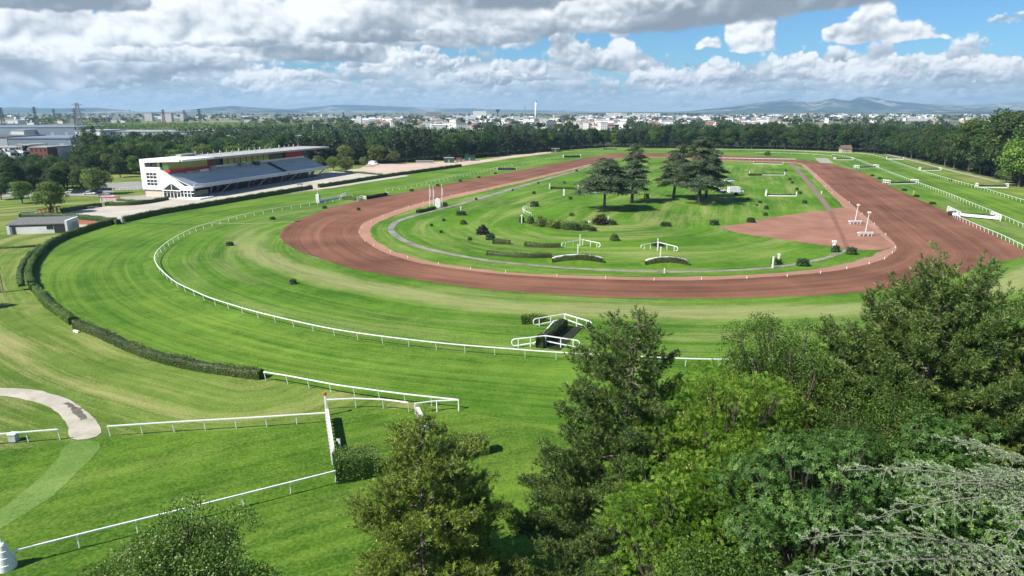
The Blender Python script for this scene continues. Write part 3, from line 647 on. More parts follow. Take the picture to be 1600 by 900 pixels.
# woods: the front rows tree by tree
edge_px = [(478,262),(520,258),(560,256),(600,255),(650,253),(690,250),(745,246.5),(800,241),(850,237),(905,232),(945,229.5),(1010,231),(1100,231.5),(1200,233),(1300,236),(1350,238),(1400,243),(1440,251),(1490,263),(1530,273),(1580,284),(1650,296),(1760,312)]
edge = resample(np.array([G2(x, y) for x, y in edge_px]), 8.6)
tn = np.gradient(edge, axis=0); tn = unit(tn); nrm = np.stack([-tn[:, 1], tn[:, 0]], 1)   # away from the course
rgw = np.random.default_rng(77); cnt = 0; spots = []
for row in range(3):
    for i in range(len(edge)):
        q = edge[i] + nrm[i] * (2 + row * 8.5 + rgw.uniform(-2, 3)) + tn[i] * rgw.uniform(-3, 3)
        if row and len(spots) and min((q[0] - s[0]) ** 2 + (q[1] - s[1]) ** 2 for s in spots) < 16: continue
        spots.append(q)
        con = q[0] < 60 and rgw.random() < .62 or q[0] >= 60 and rgw.random() < .22
        if 25 < q[0] < 125 and q[1] > 400 and rgw.random() < .3: T = LIT[cnt % 2]; sc = rgw.uniform(.9, 1.2); gname, lab, gr = 'light_green_tree', 'light green broadleaf tree in the edge of the far wood', 'light green trees in the wood edge'
        elif con: T = PIN[cnt % 3]; sc = rgw.uniform(.72, 1.02); gname, lab, gr = 'dark_pine_tree', 'dark pine standing in the edge of the wood beyond the racecourse', 'dark pines in the wood edge'
        else: T = OAK[cnt % 3]; sc = rgw.uniform(.75, 1.02) * (1.18 if q[0] > 125 else 1.); gname, lab, gr = 'oak_tree', 'dark broadleaf tree in the edge of the wood beyond the racecourse', 'broadleaf trees in the wood edge'
        sc *= 1.12 * (float(np.interp(q[1], [290, 360, 440], [1.7, 1.4, 1.05])) if q[0] > 150 else 1.)
        place_tree(T, gname, lab, 'tree', q, sc, rgw.uniform(0, 6), gr); cnt += 1
# the wood behind: one mass nobody could count
def woodland(name, pts, scales, m, seed, leaf=.95, n_leaf=70, hmul=1.):
    rg = np.random.default_rng(seed); Vs = []; Rs = []
    for (x, y), s in zip(pts, scales):
        h = 15 * s * hmul; w = 9.5 * s; cl = rg.normal(0, 1, (7, 3)) * np.array([w * .25, w * .25, h * .10]) + [x, y, h * .68]
        k = n_leaf; ci = rg.integers(0, 7, k); d = rdir(rg, k); d[:, 2] = np.abs(d[:, 2]) - .25
        C = cl[ci] + d * np.array([w * .27, w * .27, h * .22]); U = unit(d + rg.normal(0, .6, d.shape)); sz = leaf * s * rg.uniform(.7, 1.4, k)
        u, v = blade(U, rg); V, _ = leaves(C - u * sz[:, None] / 2, u, v, sz * 1.3, sz); Vs.append(V); Rs.append(np.clip(rg.normal(.42, .22) + rg.normal(0, .18, k), 0, 1))
        # solid heart so that no ground shows through
    V = np.vstack(Vs); r = np.concatenate(Rs); F = np.arange(len(V)).reshape(-1, 4)
    return tag(nmesh(name, V, F, m, rnd=r), kind='stuff')
pts = []
for row in range(3, 46):
    off = 4 + row * 9.
    for i in range(0, len(edge), 1 if row < 14 else 2):
        q = edge[i] + nrm[i] * off + rgw.uniform(-4, 4, 2)
        if 50 < q[0] < 400 and q[1] < edge[i][1] - 5: pass
        pts.append(q)
pts = np.array(pts); pts = pts[(pts[:, 1] > 240) & (pts[:, 0] > -330)]
pz = rgw.uniform(.8, 1.12, len(pts)); pz *= np.where(pts[:, 0] > 150, np.interp(pts[:, 1], [290, 360, 450], [1.7, 1.4, 1.05]), 1.)
msk = rgw.random(len(pts)) < .5
tag(woodland('oak_woodland', pts[msk], pz[msk], L_dark, 3), 'dense dark green broadleaf wood stretching behind the course', 'woodland')
tag(woodland('pine_woodland', pts[~msk], pz[~msk], L_con, 4, hmul=1.08), 'dense blackish pine wood stretching behind the course', 'woodland')

ug = np.vstack([edge + nrm * (1.5 + r_ * 5) + rgw.uniform(-2, 2, edge.shape) for r_ in range(6) for _ in range(2)])
tag(woodland('undergrowth', ug, rgw.uniform(.22, .42, len(ug)), L_dark, 14, leaf=1.3, n_leaf=60), 'shrubby undergrowth along the foot of the wood', 'undergrowth')
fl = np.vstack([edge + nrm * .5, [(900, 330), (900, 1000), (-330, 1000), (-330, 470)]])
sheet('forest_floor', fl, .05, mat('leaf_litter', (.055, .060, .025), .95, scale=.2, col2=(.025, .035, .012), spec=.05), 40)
# far tree belts on the plain
fp = []
for _ in range(2600):
    D = rgw.uniform(750, 4200) ** 1.0; px = rgw.uniform(-150, 1750); b = P(px, 172, D)
    cl_ = math.sin(px * .021 + D * .0031) + math.sin(px * .053 - D * .0017 + 1.3)
    if cl_ > -.2 and not (px < 330 and D < 1300): fp.append((b[0], D + rgw.uniform(-10, 10)))
fp = np.array(fp)
tag(woodland('far_tree_belts', fp, rgw.uniform(.7, 1.5, len(fp)), L_dark, 6, leaf=2.6, n_leaf=34, hmul=.8), 'scattered belts of trees across the hazy plain', 'woodland')
belt = np.array([P(px, 172, D)[:2] for D in np.arange(950, 1150, 22) for px in np.arange(150, 520, 5)]) + rgw.uniform(-5, 5, (9 * 0 + len(np.arange(950, 1150, 22)) * len(np.arange(150, 520, 5)), 2)) if False else None
bl = []
for D in np.arange(930, 1130, 20):
    for px in np.arange(120, 560, 8.5): bl.append(P(px + rgw.uniform(-4, 4), 172, D + rgw.uniform(-8, 8))[:2])
tag(woodland('motorway_tree_belt', np.array(bl), rgw.uniform(.7, 1.05, len(bl)), L_lite, 8, leaf=1.1, n_leaf=60), 'long fresh green tree belt behind the low sheds', 'woodland')

# ------------------------------------------------------------------ trees placed one by one (px, base y, template, scale, label)
single = [
 (80,334,LIT[0],.88,'bright green round tree in front of the low white shed'),
 (35,318,LIT[1],.66,'small light green tree left behind the shed hedge'),
 (152,304,WIL[0],1.22,'pale yellowish round tree above the parked cars'),
 (60,296,OAK[0],.70,'dark round tree below the brick apartment block'),
 (100,294,OAK[1],.70,'dark green tree in front of the apartment block gable'),
 (20,300,OAK[2],.75,'dark tree at the far left below the white flats'),
 (2,312,OAK[0],.55,'dark tree at the left edge of the view above the shed'),
 (128,283,OAK[2],.72,'mid green tree right of the brick gable'),
 (138,262,POP[0],.98,'tall dark poplar, leftmost of the three by the flats'),
 (153,260,POP[0],1.02,'tall dark poplar, middle of the three by the flats'),
 (168,262,POP[0],.95,'tall dark poplar, rightmost of the three by the flats'),
 (188,277,OAK[1],.62,'dark round tree standing alone on the lawn left of the grandstand'),
 (200,262,LIT[0],1.22,'large bright green tree left of the grandstand roof'),
 (228,262,LIT[1],1.20,'large bright green tree behind the white end of the grandstand'),
 (257,258,OAK[0],.85,'dark tree behind the grandstand roof end'),
 (276,262,LIT[0],.90,'rounded light green tree behind the grandstand roof'),
 (302,258,OAK[1],.88,'dark tree behind the left third of the grandstand'),
 (318,262,LIT[1],1.05,'bright green tree behind the left third of the grandstand'),
 (345,256,OAK[2],.90,'dark tree behind the middle of the grandstand'),
 (365,258,LIT[0],1.0,'light green tree behind the middle of the grandstand'),
 (388,254,OAK[0],.95,'dark green tree behind the grandstand centre'),
 (412,252,LIT[1],.95,'bright tree behind the right part of the grandstand'),
 (436,250,PUR,.92,'dark purple leaved tree behind the grandstand roof'),
 (463,248,WIL[1],.9,'pale tree by the distant house behind the grandstand'),
 (498,262,WIL[0],.80,'grey green bushy tree at the right end of the grandstand'),
 (521,266,WIL[1],.82,'olive round tree, left one beside the right end of the stand'),
 (541,270,WIL[0],1.0,'olive round tree, front one beside the sand lot'),
 (540,258,WIL[1],1.30,'tall olive round tree behind the front one by the sand lot'),
 (570,260,WIL[0],.66,'small olive bush tree by the white lorry'),
 (590,256,WIL[1],1.28,'round yellow green tree by the white lorry'),
 (615,256,WIL[0],.95,'round olive tree right of the white lorry'),
 (1592,292,LIT[0],1.75,'big bright green tree at the right edge of the course'),
 (1640,300,LIT[1],1.7,'bright green tree outside the right edge of the course'),
 (1572,286,WIL[0],.9,'dull green low tree under the big bright tree'),
]
for i, (px, py, T, sc, lab) in enumerate(single):
    nm = 'poplar_tree' if T is POP[0] else 'purple_tree' if T is PUR else 'broadleaf_tree'
    place_tree(T, nm, lab, 'tree', G2(px, py), sc, i * 1.7)
# rest of the left park
k = 0
for _ in range(2600):
    px = rgw.uniform(-60, 500); py = rgw.uniform(236, 262); q = G2(px, py)
    if px < 135 and py > 236 and px > -60 : continue
    if any((q[0] - s[0]) ** 2 + (q[1] - s[1]) ** 2 < 48 for s in spots): continue
    gq = G2(300, 300)
    if py > 262 - (px - 200) * .03 : continue
    spots.append(q); T = (OAK + LIT + LIT)[rgw.integers(0, 7)]; k += 1
    place_tree(T, 'park_tree', 'green tree among many in the park behind the grandstand', 'tree', q, rgw.uniform(.72, 1.05), k, 'trees in the park behind the grandstand')
    if k > 230: break
for i in range(260):
    px = rgw.uniform(-60, 140); py = rgw.choice([rgw.uniform(268, 284), rgw.uniform(284, 300)]); q = G2(px, py)
    if any((q[0] - s[0]) ** 2 + (q[1] - s[1]) ** 2 < 30 for s in spots): continue
    spots.append(q)
    place_tree((OAK + OAK + LIT)[rgw.integers(0, 8)], 'street_tree', 'green tree in the clump between the flats and the shed', 'tree', q, rgw.uniform(.48, .66), i, 'trees between the flats and the shed')

for i in range(60):
    px = rgw.uniform(125, 214); py = rgw.uniform(262, 273.5); q = G2(px, py)
    if any((q[0] - s[0]) ** 2 + (q[1] - s[1]) ** 2 < 40 for s in spots): continue
    spots.append(q); place_tree((OAK + LIT)[rgw.integers(0, 5)], 'park_tree', 'green tree among many in the park behind the grandstand', 'tree', q, rgw.uniform(.7, .95), i, 'trees in the park behind the grandstand')

# ------------------------------------------------------------------ hedges
def hedge(name, label, c, w, h, m=L_hedge, leaf=.13, dens=45, seed=1, group=None, parent=None, lump=.12, hprof=None, cat='hedge', z0=None):
    """c: world polyline (k,2); a dark twiggy heart and real leaves on top and sides"""
    rg = np.random.default_rng(seed); c = resample(np.asarray(c, float), .8); k = len(c)
    t = unit(np.gradient(c, axis=0)); nn = np.stack([-t[:, 1], t[:, 0]], 1); s_ = np.linspace(0, 1, k)
    hh = h * (np.interp(s_, *zip(*hprof)) if hprof else 1) * (1 + .05 * np.sin(np.arange(k) * .9) + rg.normal(0, .025, k)); ww = w * (1 + rg.normal(0, .04, k)) * np.ones(k)
    zb = np.interp(s_, *zip(*z0)) if z0 else np.zeros(k)
    base = c.mean(0) if parent is None else np.zeros(2)
    c = c - base
    prof = [(-1, 0), (-1, .55), (-.9, .93), (-.3, 1), (.3, 1), (.9, .93), (1, .55), (1, 0)]; np_ = len(prof)
    V = []
    for i in range(k):
        for a, b in prof:
            j = rg.normal(0, .03); q = c[i] + nn[i] * (a * (ww[i] / 2 - .07) + j); V.append((q[0], q[1], zb[i] + max(0, b * (hh[i] - .07) + (j if b else 0))))
    V = np.array(V); F = [(i * np_ + j, i * np_ + j + 1, (i + 1) * np_ + j + 1, (i + 1) * np_ + j) for i in range(k - 1) for j in range(np_ - 1)]
    core = nmesh(name, V, [np.array(F), np.array([range(np_)]), np.array([list(range((k - 1) * np_, k * np_))[::-1]])], m, parent, rnd=np.full(len(F) + 2, .22))
    per = w + 2 * h; n_ = int(per * len(c) * .8 * dens); i = rg.integers(0, k - 1, n_); f = rg.random(n_)[:, None]
    ctr = c[i] * (1 - f) + c[i + 1] * f; hN = hh[i] * (1 + lump * np.sin(i * .55 + 1)* .5); wN = ww[i]; side = rg.random(n_) * per; zi = zb[i]
    C = np.empty((n_, 3)); Nn = np.zeros((n_, 3))
    topm = side < w; u = np.where(topm, side / w * 2 - 1, np.where(side < w + h, -1, 1)); zz = np.where(topm, 1, rg.random(n_))
    C[:, :2] = ctr + nn[i] * (u * wN / 2 * rg.uniform(.85, 1.07, n_))[:, None]; C[:, 2] = zi + zz * hN * rg.uniform(.9, 1.06, n_)
    Nn[:, :2] = nn[i] * np.where(topm, 0, u)[:, None]; Nn[topm, 2] = 1
    ex = rg.random(n_) < .0; U = unit(Nn * .9 + rg.normal(0, .5, (n_, 3))); sz = leaf * rg.uniform(.6, 1.5, n_)
    u_, v_ = blade(U, rg); V2, F2 = leaves(C - u_ * sz[:, None] / 2, u_, v_, sz * 1.2, sz * .8)
    lv = nmesh('leaves', V2, F2, m, core, rnd=np.clip(.5 + .22 * np.sin(i * .31) + rg.normal(0, .25, n_), 0, 1))
    if parent is None: core.location = (base[0], base[1], 0); tag(core, label, cat, group)
    return core
def H2(*px, z=0): return smoothpoly(resample(catmull(np.array([G2(x, y, z) for x, y in px])), 1.), 2, False)
hedge('hedge', 'long dark clipped hedge between the forecourt and the grass course', H2((192,347.5),(250,335),(325,322.5),(400,309.5),(487,295.5)), 1.3, 1.7, L_hedge, .2, 16, 2)
hedge('hedge', 'clipped dark hedge along the sand lot beyond the grandstand', H2((498,293.5),(525,289.5),(600,277.5),(660,269),(720,260.5)), 1.3, 1.6, L_hedge, .24, 12, 3)
hedge('hedge', 'tall dark hedge running from the shed to the bend', H2((182,348),(150,357),(104,372)), 1.1, 1.6, L_hedge, .16, 25, 4)
hedge('hedge', 'curved clipped hedge around the outside of the bend, upper part', H2((104,372),(76,386),(53,411),(46,436),(53,455)), 1.1, 1.5, L_hedge, .13, 32, 5)
hedge('hedge', 'curved clipped hedge between the bend and the lawn', H2((56,457),(76,480),(104,500),(113,507)), 1.1, 1.35, L_hedge, .13, 40, 6)
hedge('hedge', 'rough brownish green thuja hedge ending at the white rail', H2((119,512),(152,524),(202,547),(252,565),(326,581),(409,592)), 1.2, 1.25, L_hedge2, .12, 60, 7, lump=.25)
hedge('bramble_row', 'loose low bushes on the outer side of the curved hedge', H2((62,385),(38,408),(30,430),(33,448)), .9, .5, L_hedge, .16, 22, 8, lump=.6)
hedge('hedge', 'light clipped hedge between the clay path and forecourt lawn', H2((32,340),(90,340.5),(150,345),(186,351)), 1.4, 1.5, L_hedge, .18, 16, 9)
hedge('hedge', 'dark clipped hedge on the left edge of the forecourt', H2((97,333),(130,327),(158,323)), 1.2, 1.5, L_hedge, .18, 16, 10)
hedge('hedge', 'dark clipped hedge in front of the white end of the stand', H2((165,322),(205,321),(232,318),(262,312.5)), 1.2, 1.4, L_hedge, .2, 14, 11)
hedge('hedge', 'thin hedge bordering the small lawn left of the stand', H2((183,314),(215,316),(240,316)), .9, .9, L_hedge, .2, 14, 12)
hedge('hedge', 'dotted low hedge left of the sand lot', H2((524,268),(560,271),(598,274)), .9, .9, L_hedge, .25, 10, 13)
hedge('block_hedge', 'thick dark clipped hedge block at the end of the near white rail', H2((524,747),(545,744),(592,733)), 2.6, 2.2, L_hedge, .10, 120, 14)
hedge('block_hedge', 'dark clipped hedge block right of the short pine', H2((692,719),(725,713),(761,706)), 1.4, 1.9, L_hedge, .10, 120, 15)

hedge('low_hedge', 'thin low dark hedge line crossing the lawn towards the curved hedge', H2((-20,389),(30,387.5),(62,385)), .6, .5, L_hedge, .13, 40, 36)
place_tree(PIN[0], 'dark_pine_tree', 'pine just outside the left edge whose shade falls across the lawn', 'tree', G2(-95, 490), .55, 1.)
# ================================================================== RAILS
WHT = mat('white_plastic', (.84, .84, .82), .35, scale=.6, col2=(.74, .74, .71), spec=.4)
WPT = mat('white_paint', (.80, .80, .77), .6, scale=1.2, col2=(.62, .62, .58))
GRY = mat('grey_metal', (.30, .31, .32), .5, scale=1, metal=.3)
def rail(label, c, h=1.25, gap=4., group=None, w=.13, lean=.25, closed=False, rise=None, cat='rail', first=True, pw=.08, name='white_rail'):
    """c: world polyline under the rail"""
    c = resample(np.asarray(c, float), min(gap / 2, 2.)); base = c[len(c) // 2].copy(); c = c - base
    t = unit(np.gradient(c, axis=0)); nn = np.stack([-t[:, 1], t[:, 0]], 1)
    e = thing(name, label, cat, (base[0], base[1], 0), 0, group)
    zr = np.full(len(c), h) if rise is None else h + np.array([rise(s) for s in np.linspace(0, 1, len(c))])
    MB().path([(p[0], p[1], z) for p, z in zip(c, zr)], w, w * .8).build('rail', WHT, e)
    # posts: one mesh, copied
    q = resample(np.column_stack([c, nn, zr]), gap); proto = None
    order = sorted(range(len(q)), key=lambda i: np.hypot(q[i][0] + base[0], q[i][1] + base[1]))
    rest = MB()
    for k, i in enumerate(order):
        x, y, a, b, z = q[i]
        off = np.array([a, b]) * lean
        if k < 95:
            if proto is None or rise is not None: 
                o = MB().bar((0, 0, 0), (0, 0, -h - .02 if rise is None else -z - .02), pw).bar((0, 0, -.02), (0, 0, -.1), pw * 1.8).build('post', WHT, e); proto = o
            else: o = proto.copy(); COL.objects.link(o); o.parent = e
            o.location = (x, y, z); o.rotation_euler = (math.atan2(off[1], h) * 1, -math.atan2(off[0], h) * 1, 0) if lean else (0, 0, 0)
            if lean: o.location = (x, y, z + .02)
        else: rest.bar((x, y, z), (x + off[0], y + off[1], 0), pw)
    if rest.v: tag(rest.build('posts', WHT, e), kind='stuff')
    return e
def C2(px, z=1.25): return smoothpoly(resample(catmull(np.array([G2(x, y, z) for x, y in px])), 1.), 2, False)
def L2(px, z=1.25): return np.array([G2(x, y, z) for x, y in px])
rail('long white running rail curving round the inside of the grass bend', C2(rail_in[5:], 1.25), gap=4.2)
rail('white running rail along the home straight beyond the water jump', C2([(800,256),(775,261.5),(700,277),(650,287.5),(602,295.5)]), gap=4.5)
rail('faint white rail on the far grass strip beyond the home straight', C2([(800,257),(840,250),(880,243),(920,238),(950,235.5)]), gap=8)
rail('long white rail between the two right-hand grass lanes', C2([(1300,241),(1332,246),(1375,262),(1425,281),(1475,299),(1525,319),(1562,334),(1600,350),(1680,382)]), gap=3.6)
rail('outer long white rail on the right nearer the wood', C2([(1385,247),(1437,265),(1487,280),(1525,290),(1562,301),(1600,312),(1680,335)]), gap=3.6)
rail('white rail beside the sand track at the right edge', C2([(1490,333),(1500,339),(1537,355),(1562,365),(1600,383),(1640,400)]), gap=2.8)
rail('white rail along the far edge of the course before the wood', C2([(950,234),(1050,233),(1150,233.5),(1200,234),(1250,235.5),(1300,238),(1350,239.5),(1385,247)]), gap=9)
rail('low white rail across the far turn between the cedars and the path', C2([(1112,246),(1180,247.5),(1243,248.5)], 1.1), 1.1, gap=4, w=.3)
rail('white rail inside the far turn of the sand track', C2([(1180,238),(1250,239.5),(1300,243)]), gap=9)
rail('white rail from the thuja hedge end to the pointed corner', L2([(412,581),(450,587),(526,601.5),(600,611.5),(640,616.5),(716,624.5)]), gap=3.4)
rail('short white rail leading back from the pointed corner', L2([(716,625),(680,626.5),(648,630.5)]), gap=2.6)
rail('arched white rail between the red topped post and the short pine', L2([(510,624.5),(555,622.5),(600,624),(637,629)]), gap=3.2)
rail('straight white rail across the lawn from the gravel path', L2([(168,666),(260,660),(400,652),(509,645)]), gap=3.1)
rail('white rail at the left edge by the gravel path', L2([(-60,681),(0,678),(89,671)]), gap=3.4)
rail('near white rail running from the white cone to the hedge block', L2([(21,861),(150,828.5),(284,796),(400,767),(524,736)]), gap=3.7)
# white plank barrier with maroon foot
def plank(label, a, b, h, group=None):
    a = np.array(G(*a, h)); b = np.array(G(*b, h)); e = thing('plank_barrier', label, 'barrier', (a[0], a[1], 0)); d = b - a; d[2] = 0
    MB().bar((0, 0, h), tuple(d + [0, 0, h]), .27, .16).build('top_plank', WPT, e)
    n_ = 12
    MB().bar((-.12, 0, h * .7), tuple(d + [-.12, 0, h * .7]), .06, h * .4).build('board', mat('maroon_board', (.20, .045, .035), .8, scale=3), e)
    pr = None
    for i in range(n_ + 1):
        q = d * i / n_
        if pr is None: pr = o = MB().box(-.10, -.02, -.14, .14, 0, h).build('post', WPT, e)
        else: o = share('post', pr, e, (0, 0, 0))
        o.location = tuple(q + [-.1, 0, 0])
plank('white plank barrier with maroon boards running towards the hedge block', (511, 640), (521, 706), 1.3)
plank('short white plank barrier half hidden behind the short pine', (653, 637), (668, 668), 1.3)
e = thing('marker_post', 'tall white post with a small red cap at the barrier corner', 'post', G(510, 650))
MB().box(-.09, .09, -.09, .09, 0, 2.5).build('post', WPT, e); MB().lathe([(.05, 2.5), (.22, 2.52), (.25, 2.65), (.1, 2.75)], 10).build('cap', mat('red_paint', (.5, .05, .03), .5), e)
e = thing('marker_post', 'short white post beside the hedge block', 'post', G(531, 705))
MB().box(-.1, .1, -.1, .1, 0, 1.3).box(-.25, .1, -.06, .06, 1.1, 1.3).build('post', WPT, e)
# white cone bollard
e = thing('white_cone', 'white stacked cone with a thin rod at the bottom left corner', 'cone', G(10, 888))
MB().lathe([(.66, 0), (.62, .50), (.57, .53), (.51, 1.02), (.46, 1.05), (.39, 1.52), (.33, 1.55), (.26, 1.95), (.18, 2.05), (.05, 2.08)], 28).build('cone', WHT, e)
MB().lathe([(.05, 2.05), (.05, 3.0)], 8).box(-.16, .06, -.04, .04, 2.96, 3.06).build('rod', WPT, e)
e = thing('utility_box', 'small light grey box beside the left rail', 'box', G(22, 689))
MB().box(-.35, .35, -.3, .3, 0, .75).build('case', mat('pale_grey', (.5, .52, .54), .6), e); MB().box(-.4, .4, -.35, .35, .75, .85).build('lid', WPT, e)
e = thing('white_board', 'small white board lying at the hedge gap', 'board', G(119, 519)); MB().bar((-.5, .3, .15), (.6, -.35, .15), .3, .25).build('plank', WPT, e)

# ================================================================== JUMPS
BR = L_brush
def brush(parent, a, b, w, h, seed=1, m=None, lump=.1, leaf=.16, dens=40, hprof=None, z0=None, name='brush'):
    return hedge(name, None, np.array([a, b]), w, h, m or L_brush, leaf, dens, seed, parent=parent, lump=lump, hprof=hprof, z0=z0)
def jump(label, a, b, h=1.1, wing=1.6, group=None, front=1, m=None, w=1.0, wl=2.2, seed=1, fr=.45, name='hurdle'):
    """brush between two white wings, white board at its foot"""
    A = G(*a); B = G(*b); e = thing(name, label, 'hurdle', ((A[0] + B[0]) / 2, (A[1] + B[1]) / 2, 0), 0, group)
    A2 = (A - B) / 2; B2 = -A2; d = unit((B - A)[None])[0]; nn = np.array([-d[1], d[0], 0]);
    if nn[1] > 0: nn = -nn
    brush(e, A2[:2], B2[:2], w, h, seed, m, leaf=.2, dens=18)
    MB().bar(tuple(A2 + nn * (w / 2 + .25) + [0, 0, fr / 2]), tuple(B2 + nn * (w / 2 + .25) + [0, 0, fr / 2]), .2, fr).build('front_board', WPT, e)
    for S, s in ((A2, -1), (B2, 1)):
        o = S + d * s * .3
        mb = MB(); 
        for t in (0, .33, .66, 1): q = o + nn * wl * (.5 - t) * 1. ; mb.bar(tuple(q), tuple(q + [0, 0, wing * (1 - .35 * abs(t - .5))]), .12)
        mb.bar(tuple(o + nn * wl * .5 + [0, 0, wing * .8]), tuple(o - nn * wl * .5 + [0, 0, wing * .8]), .14, .28)
        mb.bar(tuple(o + nn * wl * .5 + [0, 0, wing * .4]), tuple(o - nn * wl * .5 + [0, 0, wing * .4]), .12, .24); mb.build('wing', WPT, e)
    return e
jump('white edged hurdle on the far right lane, top one of the inner row', (1305,250), (1331,250), 1., 1.9, wl=4)
jump('white edged hurdle second from the top in the right lane', (1339,263.5), (1368,262.5), 1., 2.2, wl=4)
jump('white edged hurdle with a broad wing above the yellow post', (1386,288), (1428,287), 1., 2.3, wl=4.5, w=1.6)
jump('low brush hurdle on the outer grass lane near the wood, upper one', (1386,248.5), (1411,249), .9, 1.8)
jump('low brush hurdle on the outer grass lane near the wood, middle one', (1438,266.5), (1468,266.5), .9, 2.)
jump('brush hurdle with white foot board on the outer lane, lowest one', (1527,293), (1572,293.5), 1.1, 2.2)
jump('brush hurdle with small white ends right of the white car', (1197,306.5), (1243,307), .8, 2.0, wl=.6, fr=.5)
jump('brush hurdle behind the one right of the white car', (1172,273.5), (1225,274), .8, 2.0, wl=.6, fr=.4)
jump('far brush hurdle at the top end of the infield', (1178,256), (1223,257), .8, 1.8, wl=.6, fr=.4)
jump('green brush hurdle with triangular white ends left of the cedars', (860,295.5), (902,296.5), 1., 2.6, wl=2.6, fr=.1)
jump('dark brush hurdle with white end beside the home straight', (571,312), (604,306), 1.3, 1.6, wl=1.2, fr=.1)
jump('small dark brush hurdle far up the home straight', (778,266), (806,266), 1.3, 1.6, wl=1., fr=.1)
jump('far brush hurdle with white ends before the distant turn', (881,246.5), (906,246), 1.4, 2.2, wl=1.4, fr=.1)
jump('distant green hurdle at the far bend', (942,234), (965,235), 1.2, 2.0, wl=1., fr=.1)
# big white jump on the right
e = thing('white_water_jump', 'large white railed jump crossing the grass lane at the right edge', 'jump', G(1520, 345))
o0 = G(1520, 345); A = G(1488, 338) - o0; B = G(1560, 345) - o0
MB().bar(tuple(A + [0, 0, .8]), tuple(B + [0, 0, .8]), .35, .8).build('front_board', WPT, e)
brush(e, (A + [0, 2.0, 0])[:2], (B + [0, 2.0, 0])[:2], 1.2, 1.3, 4)
for a, b in ((G(1480,331) - o0, G(1500,341) - o0), (G(1548,340) - o0, G(1563,346) - o0)):
    mb = MB()
    for t in np.linspace(0, 1, 5): q = a + (b - a) * t; mb.bar(tuple(q), tuple(q + [0, 0, 1.9]), .2)
    for z in (.6, 1.2, 1.8): mb.bar(tuple(a + [0, 0, z]), tuple(b + [0, 0, z]), .18, .3)
    mb.build('wing', WPT, e)
# water jump in the home straight
e = thing('water_jump', 'grass and hedge water jump with white walls in the home straight', 'jump', G(535, 311)); o0 = G(535, 311)
a = G(499,316) - o0; b = G(535,309) - o0; MB().bar(tuple(a + [0, 0, .5]), tuple(b + [0, 0, .5]), .3, 1.0).build('wall', mat('grey_white', (.62, .64, .66), .6), e)
brush(e, (G(539,311) - o0)[:2], (G(560,313) - o0)[:2], 3.2, .9, 5, L_hedge)
for p1, p2 in (((533,310.5),(540,307)),((558,315),(567,311))):
    p1 = G(*p1) - o0; p2 = G(*p2) - o0; mb = MB()
    for t in (0, .5, 1): q = p1 + (p2 - p1) * t; mb.bar(tuple(q), tuple(q + [0, 0, 1.5]), .15)
    for z in (.7, 1.4): mb.bar(tuple(p1 + [0, 0, z]), tuple(p2 + [0, 0, z]), .15, .25)
    mb.build('wing', WPT, e)
e = thing('winning_post', 'white pillar with grey blue side at the start of the white wall', 'pillar', G(497, 316.5))
MB().box(-.6, .6, -.6, .6, 0, 2.9).build('pillar', WPT, e); MB().box(.62, .75, -.5, .5, .3, 3.0).build('side_panel', mat('blue_grey', (.25, .32, .42), .5), e); MB().bar((0, 0, 2.9), (0, 0, 3.8), .12).build('finial', WPT, e)

def wing_rail(label, left, peak, right, hp=2.3, he=1.0, two=True, group=None, name='jump_wing'):
    """white double rail rising to a peak, with rounded ends"""
    pl, pp, pr = G(*left), G(*peak), G(*right); e = thing(name, label, 'rail', pp, 0, group)
    l, r = pl - pp, pr - pp
    def at(t):   # -1..1
        q = l * (-t) if t < 0 else r * t; return q
    ts = np.linspace(-1, 1, 17); top = [tuple(at(t) + [0, 0, hp - (hp - he - .15) * abs(t) ** .9]) for t in ts]; low = [tuple(at(t) + [0, 0, (hp - .75) - (hp - .75 - .35) * abs(t) ** .9]) for t in ts]
    MB().path(top, .13).build('top_rail', WHT, e)
    if two: MB().path(low, .13).build('lower_rail', WHT, e)
    for s, t0 in ((-1, -1), (1, 1)):
        a = np.array(top[0 if s < 0 else -1]); b = np.array(low[0 if s < 0 else -1]); dd = unit((l if s < 0 else r)[None])[0]; m_ = (a + b) / 2; rr = np.linalg.norm(a - b) / 2
        MB().path([tuple(m_ + dd * math.cos(x) * rr + np.array([0, 0, 1]) * math.sin(x) * rr) for x in np.linspace(math.pi / 2, -math.pi / 2, 9)], .13).build('end_loop', WHT, e)
    for t in (-.9, -.5, 0, .5, .9):
        q = at(t); MB().bar(tuple(q), tuple(q + [0, 0, hp - (hp - he - .15) * abs(t) ** .9]), .12 if t else .2).build('post', WHT, e)
    return e
wing_rail('near white double rail of the ditch jump beside the tall pine', (805,544), (852,543), (900,546), 1.75, 1.2)
wing_rail('far white double rail of the ditch jump beside the tall pine', (838,511), (882,507), (920,515), 1.7, 1.2)
e = thing('ditch_jump', 'sloping brush fence with a dark open ditch between two white wings', 'jump', G(866, 528)); o0 = G(866, 528)
brush(e, (G(843,545) - o0)[:2], (G(881,512) - o0)[:2], 1.3, 1.5, 6, L_brush, leaf=.12, dens=90)
a, b = G(852,547) - o0, G(890,512) - o0; MB().bar(tuple(a + [1.2, 0, .13]), tuple(b + [1.2, 0, .13]), 1.7, .06).build('ditch', mat('dark_earth', (.02, .024, .012), .95), e)
a, b = G(834,539) - o0, G(866,510) - o0; MB().bar(tuple(a + [0, 0, .15]), tuple(b + [0, 0, .9]), .14).build('guard_rail', WHT, e)
hedge('yew_bush', 'yellow green clipped bush row tied with pale stakes left of the ditch jump', H2((815,506),(836,505),(855,504)), 1.2, 1.3, L_lite, .14, 60, 61)
